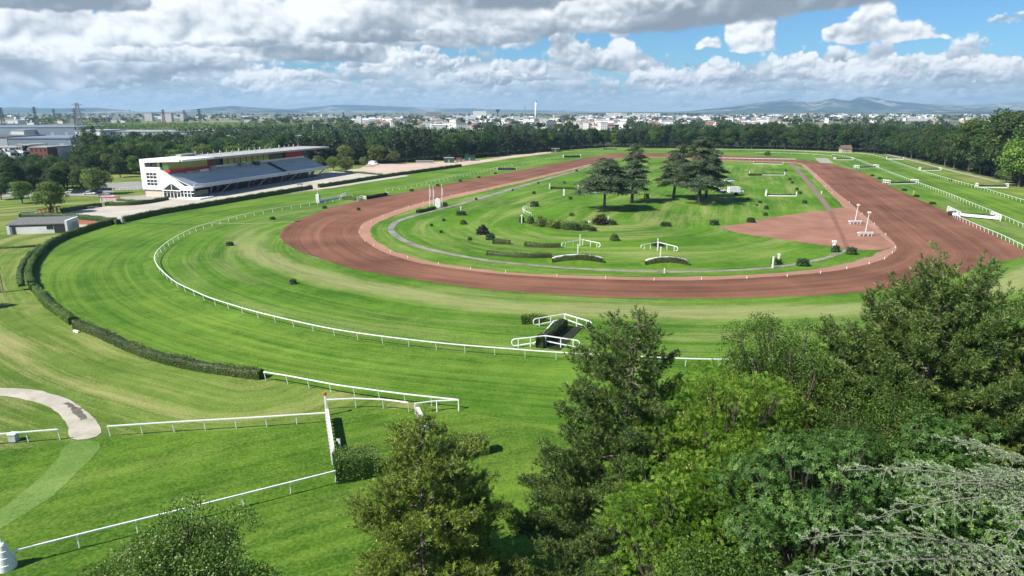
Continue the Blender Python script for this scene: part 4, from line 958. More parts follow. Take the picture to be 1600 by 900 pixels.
# bank jumps on the infield
M_bank = mat('bank_grass', (.105, .19, .020), .95, scale=.6, col2=(.055, .125, .010), detail=6, spec=.1)
def bank(label, px0, px1, pyc, h, dep, hedgepx, railpx, seed):
    a = G(px0, pyc); b = G(px1, pyc); c = (a + b) / 2; e = thing('bank_jump', label, 'jump', c); Lh = np.linalg.norm(b - a) / 2
    V = []; nx, ny = 25, 17
    for j in range(ny):
        for i in range(nx):
            u = i / (nx - 1) * 2 - 1; v = j / (ny - 1) * 2 - 1
            V.append((u * Lh * 1.25, v * dep * 1.1, -.02 + (h + .1) * max(0, math.cos(u * math.pi / 2)) ** .9 * max(0, math.cos(v * math.pi / 2)) ** .8))
    nmesh('bank', V, np.array([(j * nx + i, j * nx + i + 1, (j + 1) * nx + i + 1, (j + 1) * nx + i) for j in range(ny - 1) for i in range(nx - 1)]), M_bank, e, smooth=True)
    hp = [(0, .75), (.5, 1), (1, .75)]; hf = brush(e, (-Lh, -dep * .45), (Lh, -dep * .45), 1.3, 1.4, seed, L_hedge2, leaf=.15, dens=60, hprof=hp, z0=[(0, 0), (.25, h * .5), (.5, h * .62), (.75, h * .5), (1, 0)], name='hedge')
    xs_ = np.linspace(-Lh, Lh, 15); MB().path([(x, -dep * .45, 1.45 + h * .62 * math.cos(x / Lh * math.pi / 2) ** .8 - .25) if abs(x) < Lh * .999 else (x, -dep * .45, 1.1) for x in xs_], .26).build('top_rail', WHT, e)
    return e
bank('grass bank jump with an arched hedge topped by a white rail, left of two', 862, 940, 409, 1.1, 3.4, 0, 0, 21)
bank('grass bank jump with an arched hedge topped by a white rail, right of two', 1006, 1072, 413, 1.1, 3.2, 0, 0, 22)
wing_rail('arched white rail behind the left bank jump', (880,388), (910,384.5), (935,388), 1.6, 1.2, two=False, name='arched_rail')
wing_rail('arched white rail behind the right bank jump', (1004,391), (1028,388.5), (1056,394), 1.6, 1.2, two=False, name='arched_rail')
hedge('hedge', 'low clipped hedge left of the left bank jump, front one', H2((761,399),(800,402.5),(830,404),(862,403)), 1.1, 1.1, L_hedge2, .13, 50, 31)
hedge('hedge', 'low clipped hedge behind the left bank jump', H2((820,386),(845,387.5),(876,387.5)), 1.1, 1.2, L_hedge2, .13, 50, 32)
hedge('hedge', 'short clipped hedge left of the infield hedges', H2((770,381.5),(797,382.5)), 1.2, 1.3, L_hedge2, .13, 50, 33)
hedge('hedge', 'low dark hedge beside the three flagpoles', H2((652,334),(665,331),(679,327.5)), 1.2, 1.2, L_hedge, .16, 30, 34)
hedge('hedge', 'distant low dark hedge behind the cedars', H2((1170,275),(1190,274.5)), 1.4, 1.2, L_hedge, .2, 20, 35)
# curved white railing
rail('small curved white railing beside a clipped bush on the infield', C2([(832,319),(822,320.5),(817,324),(818,328),(830,333)], 1.3), 1.3, 1.6, cat='railing', name='curved_railing')
# flagpoles and judge panel
for i, (px, py, hh, lab) in enumerate([(672,328,8.2,'left'),(677.5,327,7.6,'middle'),(691,323.5,7.6,'right')]):
    e = thing('flagpole', 'white flagpole, %s one of three beside the white panel' % lab, 'flagpole', G(px, py))
    MB().lathe([(.13, 0), (.10, hh * .6), (.06, hh), (.12, hh + .05), (.02, hh + .2)], 8).build('pole', WPT, e)
    MB().box(.05, .30, -.02, .02, hh * .52, hh * .85).build('furled_flag', WPT, e)
e = thing('judge_panel', 'white upright panel with rounded top between the flagpoles', 'panel', G(684, 325)); 
MB().prism([(-.9, 0), (.9, 0), (.9, 2.7), (.5, 3.3), (-.2, 3.4), (-.9, 3.0)], 'y', -.15, .15).build('panel', WPT, e); MB().box(-.8, -.6, -.5, .5, 0, .5).box(.6, .8, -.5, .5, 0, .5).build('feet', GRY, e)
# start trolleys with masts
for i, (x0, x1, py, mx, my, hm, lab) in enumerate([(1326,1345,351,1336,324,5.6,'upper'),(1340,1363,369.5,1353,339,6.2,'lower')]):
    a = G(x0, py); b = G(x1, py); c = (a + b) / 2; Lh = np.linalg.norm(b - a) / 2; e = thing('start_trolley', '%s one of the two white wheeled stands with a mast on the red apron' % lab, 'trolley', c)
    MB().box(-Lh, Lh, -.5, .5, .85, 1.1).box(-Lh, Lh, -.55, -.48, 1.1, 1.35).build('deck', WPT, e)
    for sx in (-.8, -.3, .3, .8):
        MB().bar((sx * Lh, -.4, 0), (sx * Lh, -.4, .85), .14).bar((sx * Lh, .4, 0), (sx * Lh, .4, .85), .14).build('leg', WPT, e)
    MB().bar((0, 0, 1.1), (.35, 0, hm), .15).build('mast', WPT, e); MB().box(.0, .75, -.2, .2, hm - .1, hm + .35).build('lamp_head', WPT, e)
# white numbered style posts
def wpost(label, px, py, h=1.6, w=.22, cap=False, m=None, name='white_post', cat='post', group=None):
    e = thing(name, label, cat, G(px, py), 0, group); MB().box(-w / 2, w / 2, -w / 2, w / 2, 0, h).build('post', m or WPT, e)
    if cap: MB().box(-w, w * .9, -w * .5, w * .5, h, h + w * .9).build('cap', WPT, e)
    return e
wpost('stout white post near the right end of the infield lawn', 1302, 394, 2.3, .5, True)
wpost('white post in front of the infield path at the lower right', 1207, 420, 2.6, .28)
wpost('white post with head beside a clipped bush at the lower right', 1216, 412, 1.9, .32, True)
wpost('white post left of the round bush and grey shrub', 815, 349, 2.2, .3, True)
wpost('white post in front of the long shrub group', 920, 359, 2.2, .3, True)
wpost('white post in front of the brownish shrub', 950, 351, 2.2, .3, True)
wpost('white post standing in the left bank jump', 906, 386, 2.9, .16, True)
wpost('white post standing in the right bank jump', 1027, 393, 2.9, .16, True)
wpost('small white post in the hedge of the left bank jump', 902.5, 404, 3.0, .2, True)
wpost('small white post in the hedge of the right bank jump', 1031.5, 408, 3.0, .2, True)
wpost('white cone shaped marker right of the triangular hurdle ends', 881, 306, 2.6, .6)
wpost('white post on the small bush left of the flagpoles', 720, 333, 1.8, .25, True)
wpost('slim yellow post between sand track and right grass lane', 1427, 307, 2.2, .3, False, mat('yellow_paint', (.6, .5, .05), .6), 'yellow_post')
wpost('white marker post in the far infield right of the hurdles', 1197, 307, 2.6, .4)
wpost('white stub on the grass beside the grey straight path', 1283.5, 303, 1.2, .3)
wpost('small white stake on the infield path below the right bank', 1038, 428, 1.2, .2)
# small distance pegs on the pale margin
pegs = [(955,250),(900,266),(850,277),(800,289.5),(780,292),(757,297),(730,301),(705,306),(683,311),(662,317),(638,324),(618,331),(598,339),(580,348),(566,357),(561,365),(570,378),(584,385),(610,395),(637,404),(685,414),(735,421.5),(790,427),(870,432.5),(946,436),(1022,439),(1096,437.5),(1167,436),(1230,433),(1282,428),(1323,421),(1358,413.5),(1382,406),(1394,397),(1399,388),(1384,368),(1366,351),(1347,335),(1327,317),(1300,303),(1290,292),(1275,275)]
proto = None
for px, py in pegs:
    if proto is None: proto = thing('track_peg', 'small white peg on the pale inner edge of the sand track', 'peg', G(px, py), 0, 'pegs along the inner edge of the sand track'); MB().box(-.06, .06, -.06, .06, 0, .6).build('stake', WHT, proto)
    else: c = copy_tree(proto); c.location = tuple(G(px, py))
# clipped bushes
def bush_mesh(rg, w, h, m, boxy, leaf):
    k = int(420); d = rdir(rg, k); d[:, 2] = np.abs(d[:, 2])
    if boxy: s_ = np.max(np.abs(d * [1, 1, 1]), axis=1, keepdims=True); q = d / s_ * rg.uniform(.85, 1.05, (k, 1)); C = q * [w / 2, w / 2, h]
    else: C = d * [w / 2, w / 2, h] * rg.uniform(.75, 1.05, (k, 1))
    U = unit(d + rg.normal(0, .6, d.shape)); sz = leaf * rg.uniform(.7, 1.4, k); u_, v_ = blade(U, rg); V, F = leaves(C - u_ * sz[:, None] / 2, u_, v_, sz, sz * .8)
    b = [(-.42, -.42, 0), (.42, -.42, 0), (.42, .42, 0), (-.42, .42, 0), (-.38, -.38, .86), (.38, -.38, .86), (.38, .38, .86), (-.38, .38, .86)] if boxy else [(-.3, -.3, 0), (.3, -.3, 0), (.3, .3, 0), (-.3, .3, 0), (-.3, -.3, .7), (.3, -.3, .7), (.3, .3, .7), (-.3, .3, .7)]
    n0 = len(V); V = np.vstack([V, np.array(b) * [w, w, h]]); F2 = np.array([(4, 5, 6, 7), (0, 1, 5, 4), (1, 2, 6, 5), (2, 3, 7, 6), (3, 0, 4, 7)]) + n0
    return V, np.vstack([F, F2]), np.concatenate([np.clip(rg.normal(.45, .25, k), 0, 1), np.full(5, .1)])
rgb = np.random.default_rng(5)
protoB = {}
def bush(px, py, w, h, label='small dark clipped bush on the infield lawn', group='small clipped bushes on the infield lawn', m=None, boxy=True, name='clipped_bush'):
    key = (boxy, (m or L_hedge).name)
    if key not in protoB: V, F, r = bush_mesh(rgb, 1, 1, m or L_bush, boxy, .14); o = nmesh(name, V, F, m or L_bush, rnd=r); protoB[key] = o
    else: o = protoB[key].copy(); COL.objects.link(o); o.name = name
    g_ = G(px, py); o.location = tuple(g_); o.scale = (w, w, h); o.rotation_euler = (0, 0, rgb.uniform(-.3, .3)); tag(o, label, 'bush', group); return o
for px, py, w in [(693,346,1.5),(674,354,1.4),(689,364.5,1.3),(734,376,1.5),(755,356,1.6),(744,313,1.5),(801,298.5,1.4),(834,303.5,2.0),(891,312,2.),(882,287,1.7),(841,287.5,1.5),
                  (1257,318.5,2.2),(1250,303.5,2.),(1245,297.5,2.),(1238,287,2.),(1234,282,2.),(1228,268,2.),(1196,337.5,1.9),(1197,327.5,2.2),(1187,318,1.8),(1169,313,1.8),(1150,306,2.4),(901,268,2.),(1183,322,1.2)]:
    bush(px, py, w * .62, w * .55)
for px, py, w, h, lab in [(766,375,2.2,1.5,'square clipped bush below the purple bush'),(835,323,2.6,1.7,'square clipped bush at the end of the curved railing'),(925,361.5,2.2,1.1,'clipped bush right of the long shrub group'),(956,351.5,2.4,1.2,'clipped bush right of the brownish shrub'),
        (1040,353.5,2.8,1.1,'flat clipped bush left of two on the middle lawn'),(1116,352,2.2,1.4,'square clipped bush in the middle of the lawn'),(1173,348,2.2,1.4,'clipped bush at the tip of the red apron'),(1254,416,2.3,1.5,'dark clipped bush on the infield path lower right'),(1213,413.5,1.8,1.2,'dark clipped bush beside the headed white post'),
        (1305,394.5,1.6,1.6,'dark bush beside the stout white post'),(1330,398,2.0,1.6,'clipped brown bush on the path by the apron'),(1027,385,2.6,1.,'dark clipped bush behind the arched white rail'),(720,336.5,2.9,1.3,'dark clipped bush under the small white post'),(694,323,2.0,1.4,'dark bush at the foot of the right flagpole'),
        (1010,311,1.7,1.9,'small dark bush between the two middle cedars'),(815,348,1.4,1.6,'dark bush behind the left white post')]:
    bush(px, py, w, h, lab, None)
for px, py, w in [(458,444,1.2),(359,384,1.6),(426,343.5,1.3),(507,326,1.4),(560,349 - 20,1.2),(643,299,1.5),(684,291,1.4),(719,284,1.4),(748,278.5,1.4),(774,272,1.4),(1363,275.5,1.5),(1374.5,280,1.5),(1413,298.5,1.8),(1431.5,308,1.8),(1457,319.5,1.9),(1486,283,1.4)]:
    bush(px, py, w, .9, 'small dark clipped bush on the grass outside the sand track', 'small dark bushes outside the sand track')
for px, py, w, h, lab, m in [(724,351,2.2,1.5,'round green bush below the small white post',L_hedge),(754,366.5,3.6,2.4,'big round purple brown bush on the left infield',L_purple),(829,350,2.4,2.4,'round dark bush left of the grey shrub',L_hedge),
        (960,376.5,2.4,1.9,'round dark bush alone in front of the shrubs',L_hedge),(1083,311,1.6,1.4,'small bush at the foot of the big cedar',L_hedge)]:
    bush(px, py, w, h, lab, None, m, False, 'round_bush')
for i, (px, py, T, sc, lab) in enumerate([(847,354,BSH[1],1.35,'silvery grey round shrub at the left end of the shrub group'),(862,356,BSH[0],.95,'green shrub next to the silvery shrub'),(874,358,BSH[2],1.0,'dark green shrub, second in the shrub group'),(886,359,BSH[0],1.1,'green shrub in the middle of the shrub group'),(899,360,BSH[2],1.1,'dark shrub fourth in the shrub group'),(912,359,BSH[0],1.15,'green shrub at the right end of the shrub group'),(937,352,BSH[3],1.3,'brownish green shrub right of the group'),(947,350,BSH[0],.9,'small green shrub behind the brownish one'),(893,338,BSH[0],.55,'low green mound shrub behind the shrub group')]):
    place_tree(T, 'shrub', lab, 'shrub', G2(px, py), sc, i * 1.3)

# ================================================================== CEDARS ON THE INFIELD
def cedar_tree(label, base, h, w, seed, lean=0., lo=.30, dens=1., m=None, topw=.25, dome=.6):
    rg = np.random.default_rng(seed); e = thing('cedar_tree', label, 'tree', G(*base)); br = [(np.array([(0, 0, -.3), (lean * .3, 0, h * .4), (lean, 0, h * .97)]), np.array([.030, .02, .004]) * h)]; C = []; U = []; Rr = []
    nb = int(36)
    for i in range(nb):
        t = (i + rg.random()) / nb; z = h * (lo + (.97 - lo) * t); r_ = w / 2 * (1 - t) ** dome * rg.uniform(.72, 1.1) * (1 if t > .08 else .85) + topw
        a = i * 2.4 + rg.uniform(-.5, .5); d = np.array([math.cos(a), math.sin(a), 0]); p0 = np.array([lean * z / h, 0, z]); p2 = p0 + d * r_ + [0, 0, r_ * rg.uniform(-.22, .06)]; p1 = p0 + d * r_ * .5 + [0, 0, r_ * .16]
        q = bez(p0, p1, p2, 6); br.append((q, np.linspace(.008, .0025, 6) * h)); sd = np.array([-d[1], d[0], 0])
        nl = int(max(2, r_ * 2.0))
        for j in range(nl):
            s = .3 + .7 * (j + rg.random()) / nl; c = (1 - s) ** 2 * p0 + 2 * s * (1 - s) * p1 + s * s * p2 + sd * rg.uniform(-1, 1) * r_ * .26 + [0, 0, rg.uniform(-.3, .1)]
            k = int(75 * dens); o = rg.normal(0, 1, (k, 3)) * [.62, .62, .17]; o = o[:, :1] * d * 1.25 + o[:, 1:2] * sd + o[:, 2:] * [0, 0, 1]
            o[:, 2] -= .16 * (np.linalg.norm(o[:, :2], axis=1) ** 2); C.append(c + o); U.append(unit(d * .25 + o * .5 + rg.normal(0, .45, o.shape) + [0, 0, .9])); Rr.append(np.clip(rg.normal(.42, .15) + rg.normal(0, .22, k), 0, 1))
    C = np.vstack(C); U = np.vstack(U); r = np.concatenate(Rr); sz = .42 * rg.uniform(.6, 1.4, len(C)); u_, v_ = blade(U, rg); V, F = leaves(C - u_ * sz[:, None] / 2, u_, v_, sz, sz * .5)
    nmesh('crown', V, F, m or L_cedar, e, rnd=r); TV, TF = tubes(br, 6); nmesh('trunk', TV, TF, BARK, e, smooth=True); return e
cedar_tree('broad dark cedar with a bare trunk, leftmost on the infield', (944,329), 17.5, 22, 1, .3, .34, 1.2, dome=.38)
cedar_tree('slender cedar just right of the leftmost cedar', (987,317), 21.5, 15, 2, 1.0, .25, 1.1, dome=.55)
cedar_tree('cedar standing left of the largest infield cedar', (1052,310), 20.5, 17, 3, 2., .22, 1.1, dome=.5)
cedar_tree('largest cedar with wide drooping branches, right of the four', (1092,317), 24, 25, 4, .5, .20, 1.25, dome=.5)
cedar_tree('cedar half hidden behind the largest cedar', (1103,309), 21, 13, 5, .2, .25)

# ================================================================== CARS AND VANS
M_gls = mat('car_glass', (.02, .025, .03), .08, spec=.8); M_tyre = mat('tyre', (.02, .02, .02), .9); M_rim = mat('rim', (.4, .4, .42), .4, metal=.6)
def car(label, loc, rz, col, kind='car', group=None, s=1.):
    e = thing('parked_%s' % kind, label, kind, loc, rz, group); m = mat('%s_%s_paint' % (kind, col[0]), col[1], .3, scale=.6, var=.1, spec=.6)
    if kind == 'car':
        L_, W_ = 2.15, .88
        MB().prism([(-L_, .35), (-L_, .75), (-1.9, .92), (-1.1, .97), (1.2, .95), (2.0, .80), (L_, .6), (L_, .35)], 'y', -W_, W_).build('body', m, e)
        MB().prism([(-1.75, .95), (-1.35, 1.40), (.25, 1.42), (1.05, .96)], 'y', -W_ + .10, W_ - .10).build('windows', M_gls, e)
        MB().prism([(-1.35, 1.41), (-1.25, 1.47), (.2, 1.48), (.28, 1.42)], 'y', -W_ + .14, W_ - .14).build('roof', m, e); xs_ = (-1.35, 1.35); r = .33
    else:
        L_, W_ = 3.0, 1.0
        MB().prism([(-L_, .4), (-L_, 2.6), (1.4, 2.6), (1.4, .4)], 'y', -W_, W_).build('box_body', m, e)
        MB().prism([(1.45, .4), (1.45, 2.1), (2.1, 2.1), (2.7, 1.25), (L_, 1.15), (L_, .4)], 'y', -W_ + .05, W_ - .05).build('cab', m, e)
        MB().prism([(1.7, 1.3), (1.7, 1.95), (2.12, 1.95), (2.6, 1.3)], 'y', -W_ - .0, W_ + .0).build('windows', M_gls, e); xs_ = (-2., 2.1); r = .42
    pr = None
    for x in xs_:
        for y in (-W_ + .05, W_ - .05):
            if pr is None:
                pr = MB().lathe([(r * .6, -.11), (r, -.09), (r, .09), (r * .6, .11)], 16).build('wheel', M_tyre, e); rim = MB().lathe([(r * .58, -.12), (r * .58, .12)], 10).build('rim', M_rim, pr); w_ = pr
            else: w_ = pr.copy(); COL.objects.link(w_); w_.parent = e; q = rim.copy(); COL.objects.link(q); q.parent = w_
            w_.location = (x, y, r); w_.rotation_euler = (R(90), 0, 0)
    for y in (-.6, .6): 
        o = MB().box(L_ - .05, L_ + .03, y - .14, y + .14, .62, .76).build('headlight', mat('lamp_glass', (.8, .8, .75), .2), e)
    return e
WH = ('white', (.8, .8, .8)); DK = ('dark', (.03, .035, .045)); SI = ('silver', (.42, .44, .46)); RD = ('red', (.35, .03, .03))
car('white car parked on the grass right of the largest cedar', G(1149, 302), .15, WH, 'van', s=1)
car('white car half hidden by the low branches of the largest cedar', G(1126, 299.5), .1, WH)
car('white van behind the largest cedar near the hurdles', G(1139, 284.5), .1, WH)
car('white van standing under the leftmost cedar branches', G(928, 303), .3, WH)
car('white lorry parked at the near corner of the sand lot', G(583, 258), -.4, WH, 'van')
for i, (px, py, rz, c, lab) in enumerate([(113,302,.3,WH,'white car under the pale tree by the left car park'),(121,302.5,.3,DK,'dark car between two white cars in the left car park'),(140,304.5,.2,WH,'white car at the front of the left car park'),(131,302,.3,DK,'dark car right of the middle in the left car park'),(151,302.5,.3,DK,'dark car at the right end of the left car park'),(163,309,.1,SI,'silver car beside the red awning'),(170,309,.1,WH,'white car beside the red awning'),(3,302,.2,DK,'dark car at the far left edge under trees'),(16,303,.2,SI,'silver car at the far left under trees')]):
    car(lab, G(px, py), rz, c)
# far service sheds by the sand lot
def hut(label, px0, px1, py, h, dep, wall, roof, name='shed', cat='shed', ridge=0., door=True, rz=None):
    a = G(px0, py); b = G(px1, py); e = thing(name, label, cat, a, math.atan2(b[1] - a[1], b[0] - a[0])); L_ = np.linalg.norm(b - a)
    MB().box(0, L_, 0, dep, 0, h).build('wall', wall, e)
    if ridge: MB().prism([(-.3, h), (dep / 2, h + ridge), (dep + .3, h), (dep + .3, h - .15), (-.3, h - .15)], 'x', -.3, L_ + .3).build('roof', roof, e)
    else: MB().box(-.25, L_ + .25, -.3, dep + .3, h + .003, h + .25).build('roof', roof, e)
    if door: MB().box(L_ * .4, L_ * .4 + 1.0, -.06, -.003, .0, 2.0).build('door', GRY, e)
    return e
M_grn = mat('green_metal', (.02, .085, .06), .5, scale=.6); M_white = mat('white_render', (.80, .79, .76), .8, scale=.25, col2=(.68, .66, .62)); M_slate = mat('slate', (.11, .115, .12), .8, scale=.8)
hut('dark green kiosk on the left at the back of the sand lot', 694, 709, 254.5, 3., 3.5, M_grn, mat('pale_roof', (.4, .42, .4), .7))
hut('green kiosk on the right at the back of the sand lot', 726, 742, 251.5, 3., 3.5, M_grn, M_grn)
hut('low white wall building at the back edge of the sand lot', 650, 677, 255.5, 1.6, 1., mat('stone_wall', (.35, .33, .30), .9), mat('pale_roof', (.4, .42, .4), .7), 'low_wall', 'wall', door=False)
hut('small rust coloured hut between the two green kiosks', 713, 721, 253, 2.2, 3., mat('rust', (.25, .10, .07), .9), mat('rust', (.25, .10, .07), .9))
hut('small dark hut at the bend of the far rail', 862, 874, 237.5, 2.5, 3., mat('dark_wood', (.06, .05, .05), .9), mat('pale_roof', (.4, .42, .4), .7))
hut('small cream house with brown roof at the edge of the right wood', 1316, 1331, 238.5, 3.0, 6, mat('cream', (.42, .37, .30), .9), mat('brown_tile', (.16, .11, .085), .9), 'small_house', 'house', 2.6)
# light stand with bench near the hedge
e = thing('steward_stand', 'small dark framed stand behind the hedge in front of the grandstand', 'stand', G(469, 296))
for x in (-.8, .8): MB().bar((x, 0, 0), (x, 0, 2.4), .15).build('leg', GRY, e)
MB().box(-1.1, 1.1, -.7, .7, 2.0, 2.5).build('canopy', GRY, e); MB().box(-.8, .8, -.5, .5, .8, .95).build('deck', GRY, e)

place_tree(BSH[2], 'round_bush', 'round dark bush standing alone on the far turn', 'bush', G2(1198, 243), 1.5, 1.)
# ================================================================== GRANDSTAND
F0 = G(303, 311); F1 = G(514, 275.5); gx_ = unit((F1 - F0)[None])[0]; gy_ = np.array([gx_[1], -gx_[0], 0]); GW = 23.; GL = np.linalg.norm(F1 - F0)
org = F0 - gy_ * GW
gs = thing('grandstand', 'long white, red and grey grandstand with glazed boxes under a cantilevered roof', 'grandstand', org, math.atan2(gx_[1], gx_[0]))
# local: x along the stand, y is measured towards -Y of the Empty, so use yy()=-y
class GB(MB):
    def box(s, x0, x1, y0, y1, z0, z1): return MB.box(s, x0, x1, -y1, -y0, z0, z1)
    def pr(s, poly, a, b): return s.prism([(-p, q) for p, q in poly], 'x', a, b)
    def br(s, a, b, w=.1, h=None): return s.bar((a[0], -a[1], a[2]), (b[0], -b[1], b[2]), w, h)
SW = mat('stand_white', (.84, .84, .83), .55, scale=.15, col2=(.77, .77, .755)); SR = mat('stand_red', (.42, .022, .028), .5, scale=.3, var=.15)
SG = mat('roof_concrete', (.40, .40, .385), .85, scale=.4, col2=(.27, .27, .265)); SS = mat('seat_deck', (.56, .60, .64), .8, scale=.5, col2=(.42, .46, .50), stretch=(.15, 1, 1))
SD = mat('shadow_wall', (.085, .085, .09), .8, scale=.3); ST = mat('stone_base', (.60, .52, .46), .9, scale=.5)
def mirror(name, col, rough=.06, metal=.75):
    m = bpy.data.materials.new(name); m.use_nodes = True; b = m.node_tree.nodes['Principled BSDF']; n = N(m.node_tree)
    tc = n.add('ShaderNodeTexCoord').outputs['Object']; n.l.new(n.mix(n.noise(tc, .4, 2), tuple(c * .8 for c in col), col), b.inputs['Base Color']); b.inputs['Roughness'].default_value = rough; b.inputs['Metallic'].default_value = metal; return m
SGl = mirror('stand_glass', (.27, .40, .20)); SGd = mirror('dark_glass', (.05, .06, .065), .1, .3)
prof = [(0, 2.9), (GW, 3.0), (GW, 4.4), (18.9, 4.6), (11.4, 9.3), (9.2, 10.5), (9.2, 11.3), (0, 11.3)]
GB().pr(prof, 0, .8).build('end_wall', SW, gs)
GB().pr([(0, 11.3), (2.2, 11.3), (2.2, 12.9), (18.2, 13.55), (18.2, 14.25), (0, 14.15)], 0, .8).build('end_wall', SW, gs)
GB().pr([(0, 14.16), (18.8, 14.2), (18.8, 13.5), (0, 13.2)], .82, 18).build('white_roof', SW, gs)
GB().pr([(1, 14.05), (18.8, 14.1), (18.8, 13.35), (1, 13.0)], 18.02, GL + 9).build('roof', SG, gs)
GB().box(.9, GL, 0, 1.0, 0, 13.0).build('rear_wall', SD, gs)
GB().box(.9, GL, 1.02, 9.0, 10.6, 10.9).build('floor_slab', SG, gs)
GB().box(.85, 22, 9.0, 12.3, 9.3, 9.35).build('box_floor', SR, gs)
# glazed corner above the end wall
for i, y in enumerate((2.5, 5.2)): GB().box(.25, .6, y + .1, y + 2.3, 11.35, 12.75).build('window', SGd, gs)
GB().box(.2, .5, 7.8, 9.0, 11.35, 13.0).build('window', SGl, gs)
# window grid on the end wall
for i in range(3):
    for j in range(4):
        y0 = 2.6 + i * 1.6; z0 = 4.6 + j * 1.15 + (.25 if j > 1 else 0)
        GB().box(-.03, .3, y0, y0 + 1.25, z0, z0 + .85).build('window', SGd, gs)
for y in (2.45, 4.03, 5.63, 7.25): GB().box(-.10, -.035, y, y + .12, 4.5, 9.35).build('mullion', SW, gs)
# triangular glazed entrance
GB().pr([(10.2, 2.95), (17, 2.95), (17, 3.7), (13.6, 5.5), (10.2, 3.6)], -.08, .3).build('gable_glass', SGd, gs)
GB().br((-.16, 9, 3.0), (-.16, 13.6, 5.75), .16, .28).br((-.16, 13.6, 5.75), (-.16, 17.4, 3.55), .16, .28).br((-.16, 13.6, 2.9), (-.16, 13.6, 5.6), .22).br((-.16, 9, 2.85), (-.16, 17.5, 2.85), .3).build('gable_frame', SW, gs)
GB().box(.5, 8, .5, 9.0, 0, 2.9).build('base_wall', ST, gs)
GB().box(.55, 8, 9.05, 23, .05, 2.85).build('lobby_glass', SGd, gs)
for y in np.arange(9.2, 23.1, 1.55): GB().br((.35, y, 0), (.35, y, 2.9), .22).build('column', SW, gs)
GB().box(.38, .5, 9.2, 22.9, 1.9, 2.1).build('transom', SW, gs)
GB().box(-1.5, 6, 17, 27, 0, .55).build('plinth', SW, gs)
# red framed box at the left end
GB().box(1, 22, 12.3, 12.5, 10.2, 13.3).build('box_glass', SGl, gs)
GB().box(.95, 22.1, 12.35, 12.8, 9.4, 10.4).build('red_band', SR, gs); GB().box(.95, 22.1, 12.35, 12.8, 12.9, 13.35).build('red_band', SR, gs)
GB().box(.9, 1.3, 9.3, 12.8, 9.4, 10.2).build('red_band', SR, gs); GB().box(21.8, 22.2, 9.3, 12.8, 9.4, 13.3).build('red_band', SR, gs); GB().box(.9, 1.2, 9.3, 12.3, 10.25, 12.9).build('window', SGl, gs)
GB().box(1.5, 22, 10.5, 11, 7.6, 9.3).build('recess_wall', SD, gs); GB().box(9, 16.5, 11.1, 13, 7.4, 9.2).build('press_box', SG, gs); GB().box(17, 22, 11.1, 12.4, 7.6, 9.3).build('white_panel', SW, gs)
# long glazed gallery
def gal(x0, x1, m, nm, y=9.6): GB().box(x0, x1, y, y + .2, 10.0, 13.2).build(nm, m, gs)
gal(22.4, 33, SGd, 'dark_glazing'); gal(33.1, 64, SGl, 'gallery_glass', 10.4); gal(64.1, 77, SGd, 'dark_glazing'); GB().box(77, GL - 3, 10.2, 10.6, 9.9, 13.2).build('red_panel', SR, gs); GB().box(GL - 3, GL, 9.4, 9.8, 9.6, 13.2).build('dark_glazing', SD, gs)
GB().box(22.4, GL - 2, 10.6, 10.9, 9.2, 10.0).build('white_parapet', SW, gs)
for x in np.arange(36, 64, 4): GB().box(x, x + .15, 10.6, 10.75, 10.0, 13.2).build('mullion', SD, gs)
# terraces
nst = 17; pts_ = []
for i in range(nst):
    y0 = GW - .2 - i * (12.2 / nst); z0 = 4.35 + i * (5.0 / nst); pts_ += [(y0, z0), (y0 - 12.2 / nst, z0)] if i == 0 else [(y0, z0), (y0 - 12.2 / nst, z0)]
pts_ += [(10.6, 9.4), (10.6, 8.9), (GW - .2, 3.7)]
GB().pr(pts_, .85, GL).build('terrace', SS, gs)
GB().pr([(q[0] + .02, q[1] + .45) for q in [(GW - .2, 4.35), (12.8, 8.6)]] + [(12.8, 8.3), (GW - .2, 4.0)], 60, 61.6).build('stair_aisle', SD, gs)
GB().br((.8, GW - .05, 4.9), (GL, GW - .05, 4.9), .25, .9).build('front_parapet', SS, gs)
for i, x in enumerate(np.arange(22.5, GL - 2, 9.5)): GB().box(x, x + 3.2, 11.2, 13.0, 8.3, 9.9).build('press_box', SD if i % 2 else SG, gs) if i in (0, 2, 3) else None
# undercroft
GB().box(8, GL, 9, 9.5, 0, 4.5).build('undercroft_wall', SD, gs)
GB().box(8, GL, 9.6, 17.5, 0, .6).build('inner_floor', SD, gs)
for i, x in enumerate(np.arange(11, GL, 11.5)):
    GB().br((x, 14.5, 0), (x, 17.5, 5.2), .7).build('column', SG, gs)
    GB().br((x + (2.6 if i % 2 == 0 else -2.6), 19.0, .2), (x, 22.3, 3.9), .45).build('strut', SG, gs)
for x in np.arange(8.5, GL, 5): GB().box(x, x + 3.4, 9.55, 9.7, .5, 2.8).build('shutter', mat('shutter_grey', (.16, .16, .165), .8), gs)
GB().box(6.2, GL, 24.6, 24.75, .85, .97).build('handrail', GRY, gs)
# roof furniture
pr = None
for i, x in enumerate(np.arange(19, GL + 6, 2.3)):
    hh = [.8, 1.3, .6, 1.6][i % 4]
    GB().br((x, 3 + (i * 7 % 5) * .4, 14.0), (x, 3 + (i * 7 % 5) * .4, 14.1 + hh), .16 if i % 3 else .5).build('roof_vent', SG, gs)
GB().br((14, 1.5, 15), (30, 1.5, 15.), .08).br((14, 1.5, 14.5), (30, 1.5, 14.5), .08).build('roof_rail', GRY, gs)
GB().box(16, 24, 2.5, 5, 14.2, 15.0).build('plant_box', SG, gs)

